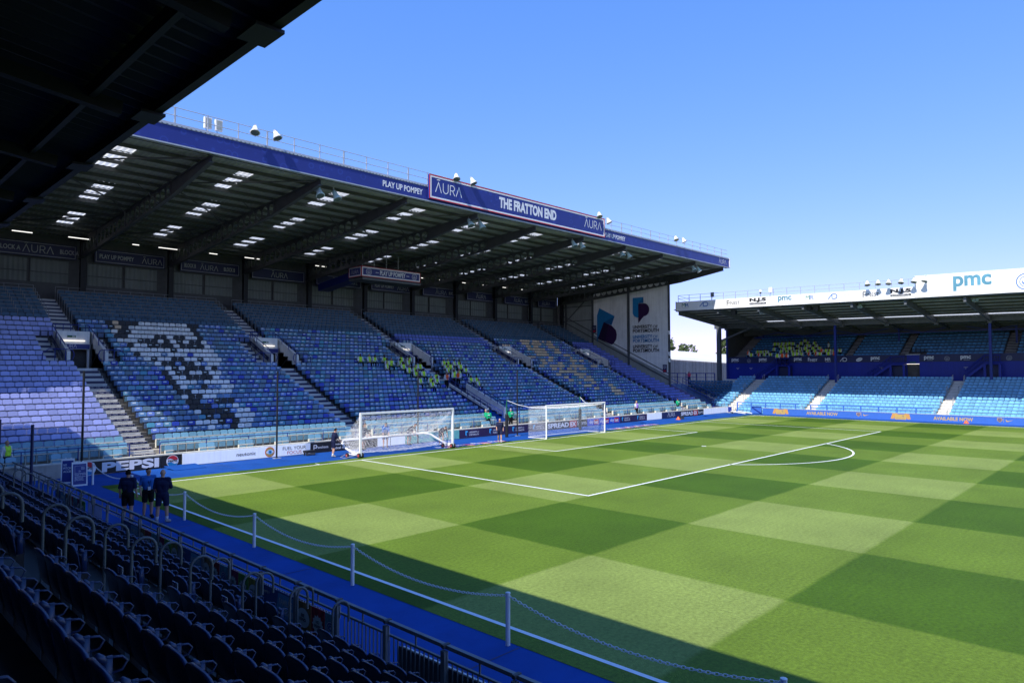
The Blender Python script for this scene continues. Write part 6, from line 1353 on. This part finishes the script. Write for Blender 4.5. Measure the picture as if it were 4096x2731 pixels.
# seated and standing stewards: a few prototypes, then copies
def sit(**k):
    d = dict(kl=(.42, .12, .47), kr=(.42, -.12, .47), al=(.40, .13, .09), ar=(.40, -.13, .09), tl=(.54, .14, .04), tr=(.54, -.14, .04), pelvis=(0, 0, .50), waist=(-.02, 0, .62), chest=(-.02, 0, .85), neck=(0, 0, 1.03), head=(.03, 0, 1.20), sl=(-.01, .185, .97), sr=(-.01, -.185, .97), el=(.06, .25, .72), er=(.06, -.25, .72), wl=(.28, .13, .62), wr=(.28, -.13, .62), hl=(0, .09, .48), hr=(0, -.09, .48)); d.update(k); return joints(**d)
PR = []
for i, (J, vst, sk, look) in enumerate(((sit(), 'lime', 'skin_dark', 0), (sit(chest=(.06, 0, .84), neck=(.12, 0, 1.0), head=(.18, 0, 1.16), sl=(.1, .18, .95), sr=(.1, -.18, .95), el=(.2, .22, .7), er=(.2, -.22, .7), wl=(.38, .05, .64), wr=(.38, -.05, .64)), 'lime', 'skin_dark', .4), (sit(wl=(.2, .05, .75), wr=(.25, -.2, .6)), 'lime', 'skin', -.4), (sit(er=(.12, -.27, .75), wr=(.3, -.1, .8)), 'orange', 'skin', .2))):
    PR.append(make_person('x', J, (0, 0, 0), 0, top='white', sleeve='long', legs='long', bottom='black', vest=vst, hair='hair_dark', skin=sk, shoes='shoe_dark', vox=.032, look=look, face=False))
PSL = make_person('x', joints(), (0, 0, 0), 0, top='white', sleeve='long', legs='long', bottom='black', vest='lime', hair='hair_dark', skin='skin_dark', shoes='shoe_dark', vox=.032, face=False)
PSO = make_person('x', joints(wl=(.2, .1, 1.05), wr=(.2, -.1, 1.05)), (0, 0, 0), 0, top='white', sleeve='long', legs='long', bottom='black', vest='orange', hair='hair_dark', skin='skin', shoes='shoe_dark', vox=.032, face=False)
usedp = set()
def put_person(P, loc, rz_, label, group):
    o = P if P not in usedp else copytree(P)
    usedp.add(P); o.location = loc; o.rotation_euler = (0, 0, rz_); o['label'] = label; o['group'] = group; return o
FS = [(18, 23.9), (18, 24.8), (18, 25.3), (18, 26.4), (17, 26.2), (16, 25.7), (17, 26.7), (17, 27.5), (18, 28.3), (16, 27.5), (17, 28.6), (16, 28.8), (18, 29.2), (16, 29.4), (15, 27.6), (15, 28.3), (14, 27.8), (14, 28.7), (12, 27.2), (12, 28.4), (11, 27.9), (12, 29.0), (13, 29.6), (17, 32.9), (17, 33.4), (16, 32.5), (16, 33.1), (17, 34.2), (15, 32.2), (15, 32.8), (17, 34.8), (16, 34.4), (14, 32.4), (14, 33.0), (15, 34.4), (12, 33.2), (12, 33.9), (11, 33.5)]
SL = 'seated steward in lime vest and white shirt among the blue end stand seats'
for i, (n, x) in enumerate(FS): put_person(PR[(i*5+i//3) % 3], (x, YN(n)-.30, DK(YN(n))), R(-90+random.uniform(-25, 25)), SL, 'stewards seated in the end stand')
zt_h = DK(YN(11))
put_person(PSO, (30.3, 12.9, DK(12.9)-.05), R(-100), 'standing steward in orange vest at the head of the gangway', 'stewards at the gangway head')
put_person(PSL, (31.5, 13.3, DK(13.3)), R(-80), 'standing steward in lime vest leaning at the rail above the gangway', 'stewards at the gangway head')
put_person(PSO, (31.95, 13.15, DK(13.1)), R(-150), 'steward in orange vest turned sideways at the rail above the gangway', 'stewards at the gangway head')
NSP = [(7.2, 0, 0), (6.1, 0, 1), (5.3, 0, 0), (4.5, 0, 0), (6.6, 1, 0), (6.1, 1, 0), (5.6, 1, 0), (5.2, 1, 0), (5.1, 4, 0), (4.6, 4, 0), (4.1, 4, 0), (3.6, 4, 0), (3.1, 4, 0), (2.6, 4, 0), (4.6, 2, 0), (4.0, 3, 0), (3.5, 2, 0), (3.4, 3, 0), (3.0, 2, 0), (2.5, 1, 0), (1.4, 0, 0), (1.8, 1, 0), (.9, 0, 0), (1.6, 3, 0), (1.5, 4, 0), (1.2, 5, 0), (.6, 4, 0), (1.0, 2, 0), (.6, 3, 0), (.1, 3, 0), (1.2, 1, 0), (.7, 1, 0), (.4, 2, 0), (.3, 0, 0), (-.2, 1, 0), (-.6, 0, 1), (-.6, 2, 0), (-.8, 3, 0), (-1.1, 1, 0), (-1.5, 0, 1), (-1.9, 1, 1), (-2.0, 0, 0), (-2.5, 1, 0), (-2.9, 1, 0), (-3.0, 0, 0), (-3.5, 1, 0), (-3.7, 0, 1), (-4.2, 1, 0), (3.3, 1, 0), (-1.4, 2, 0), (2.1, 2, 0), (-.3, 4, 0)]
for i, (y, k, o_) in enumerate(NSP):
    x = 80.9+k*UD; put_person(PR[3] if o_ else PR[(i*7+i//2) % 3], (x-.25, y, UZ(x)-.76), R(180+random.uniform(-25, 25)), 'seated steward in orange vest in the upper tier of the side stand' if o_ else 'seated steward in lime vest in the upper tier of the side stand', 'orange stewards seated in the side stand' if o_ else 'lime stewards seated in the side stand')
put_person(PSO, (80.6, 7.6, UZ(80.6)-.8), R(160), 'steward in orange vest standing at the left end of the upper tier', 'stewards standing in the side stand')
put_person(PSL, (81.7, 2.3, UZ(81.7)-.75), R(0), 'steward in lime vest standing with back turned among the seated stewards', 'stewards standing in the side stand')
put_person(PSL, (82.3, -2.5, UZ(82.3)-.75), R(100), 'thin standing steward near the right of the seated group', 'stewards standing in the side stand')
put_person(PSL, (79.3, 3.0, 5.8), R(0), 'steward in lime vest on the left blue staircase landing, back to the pitch', 'stewards on the staircase landing')
put_person(PSO, (79.35, 2.38, 5.8), R(10), 'middle of three stewards on the staircase landing, in orange vest', 'stewards on the staircase landing')
put_person(PSO, (79.3, 1.75, 5.8), R(-10), 'right one of three stewards on the staircase landing, in orange vest', 'stewards on the staircase landing')
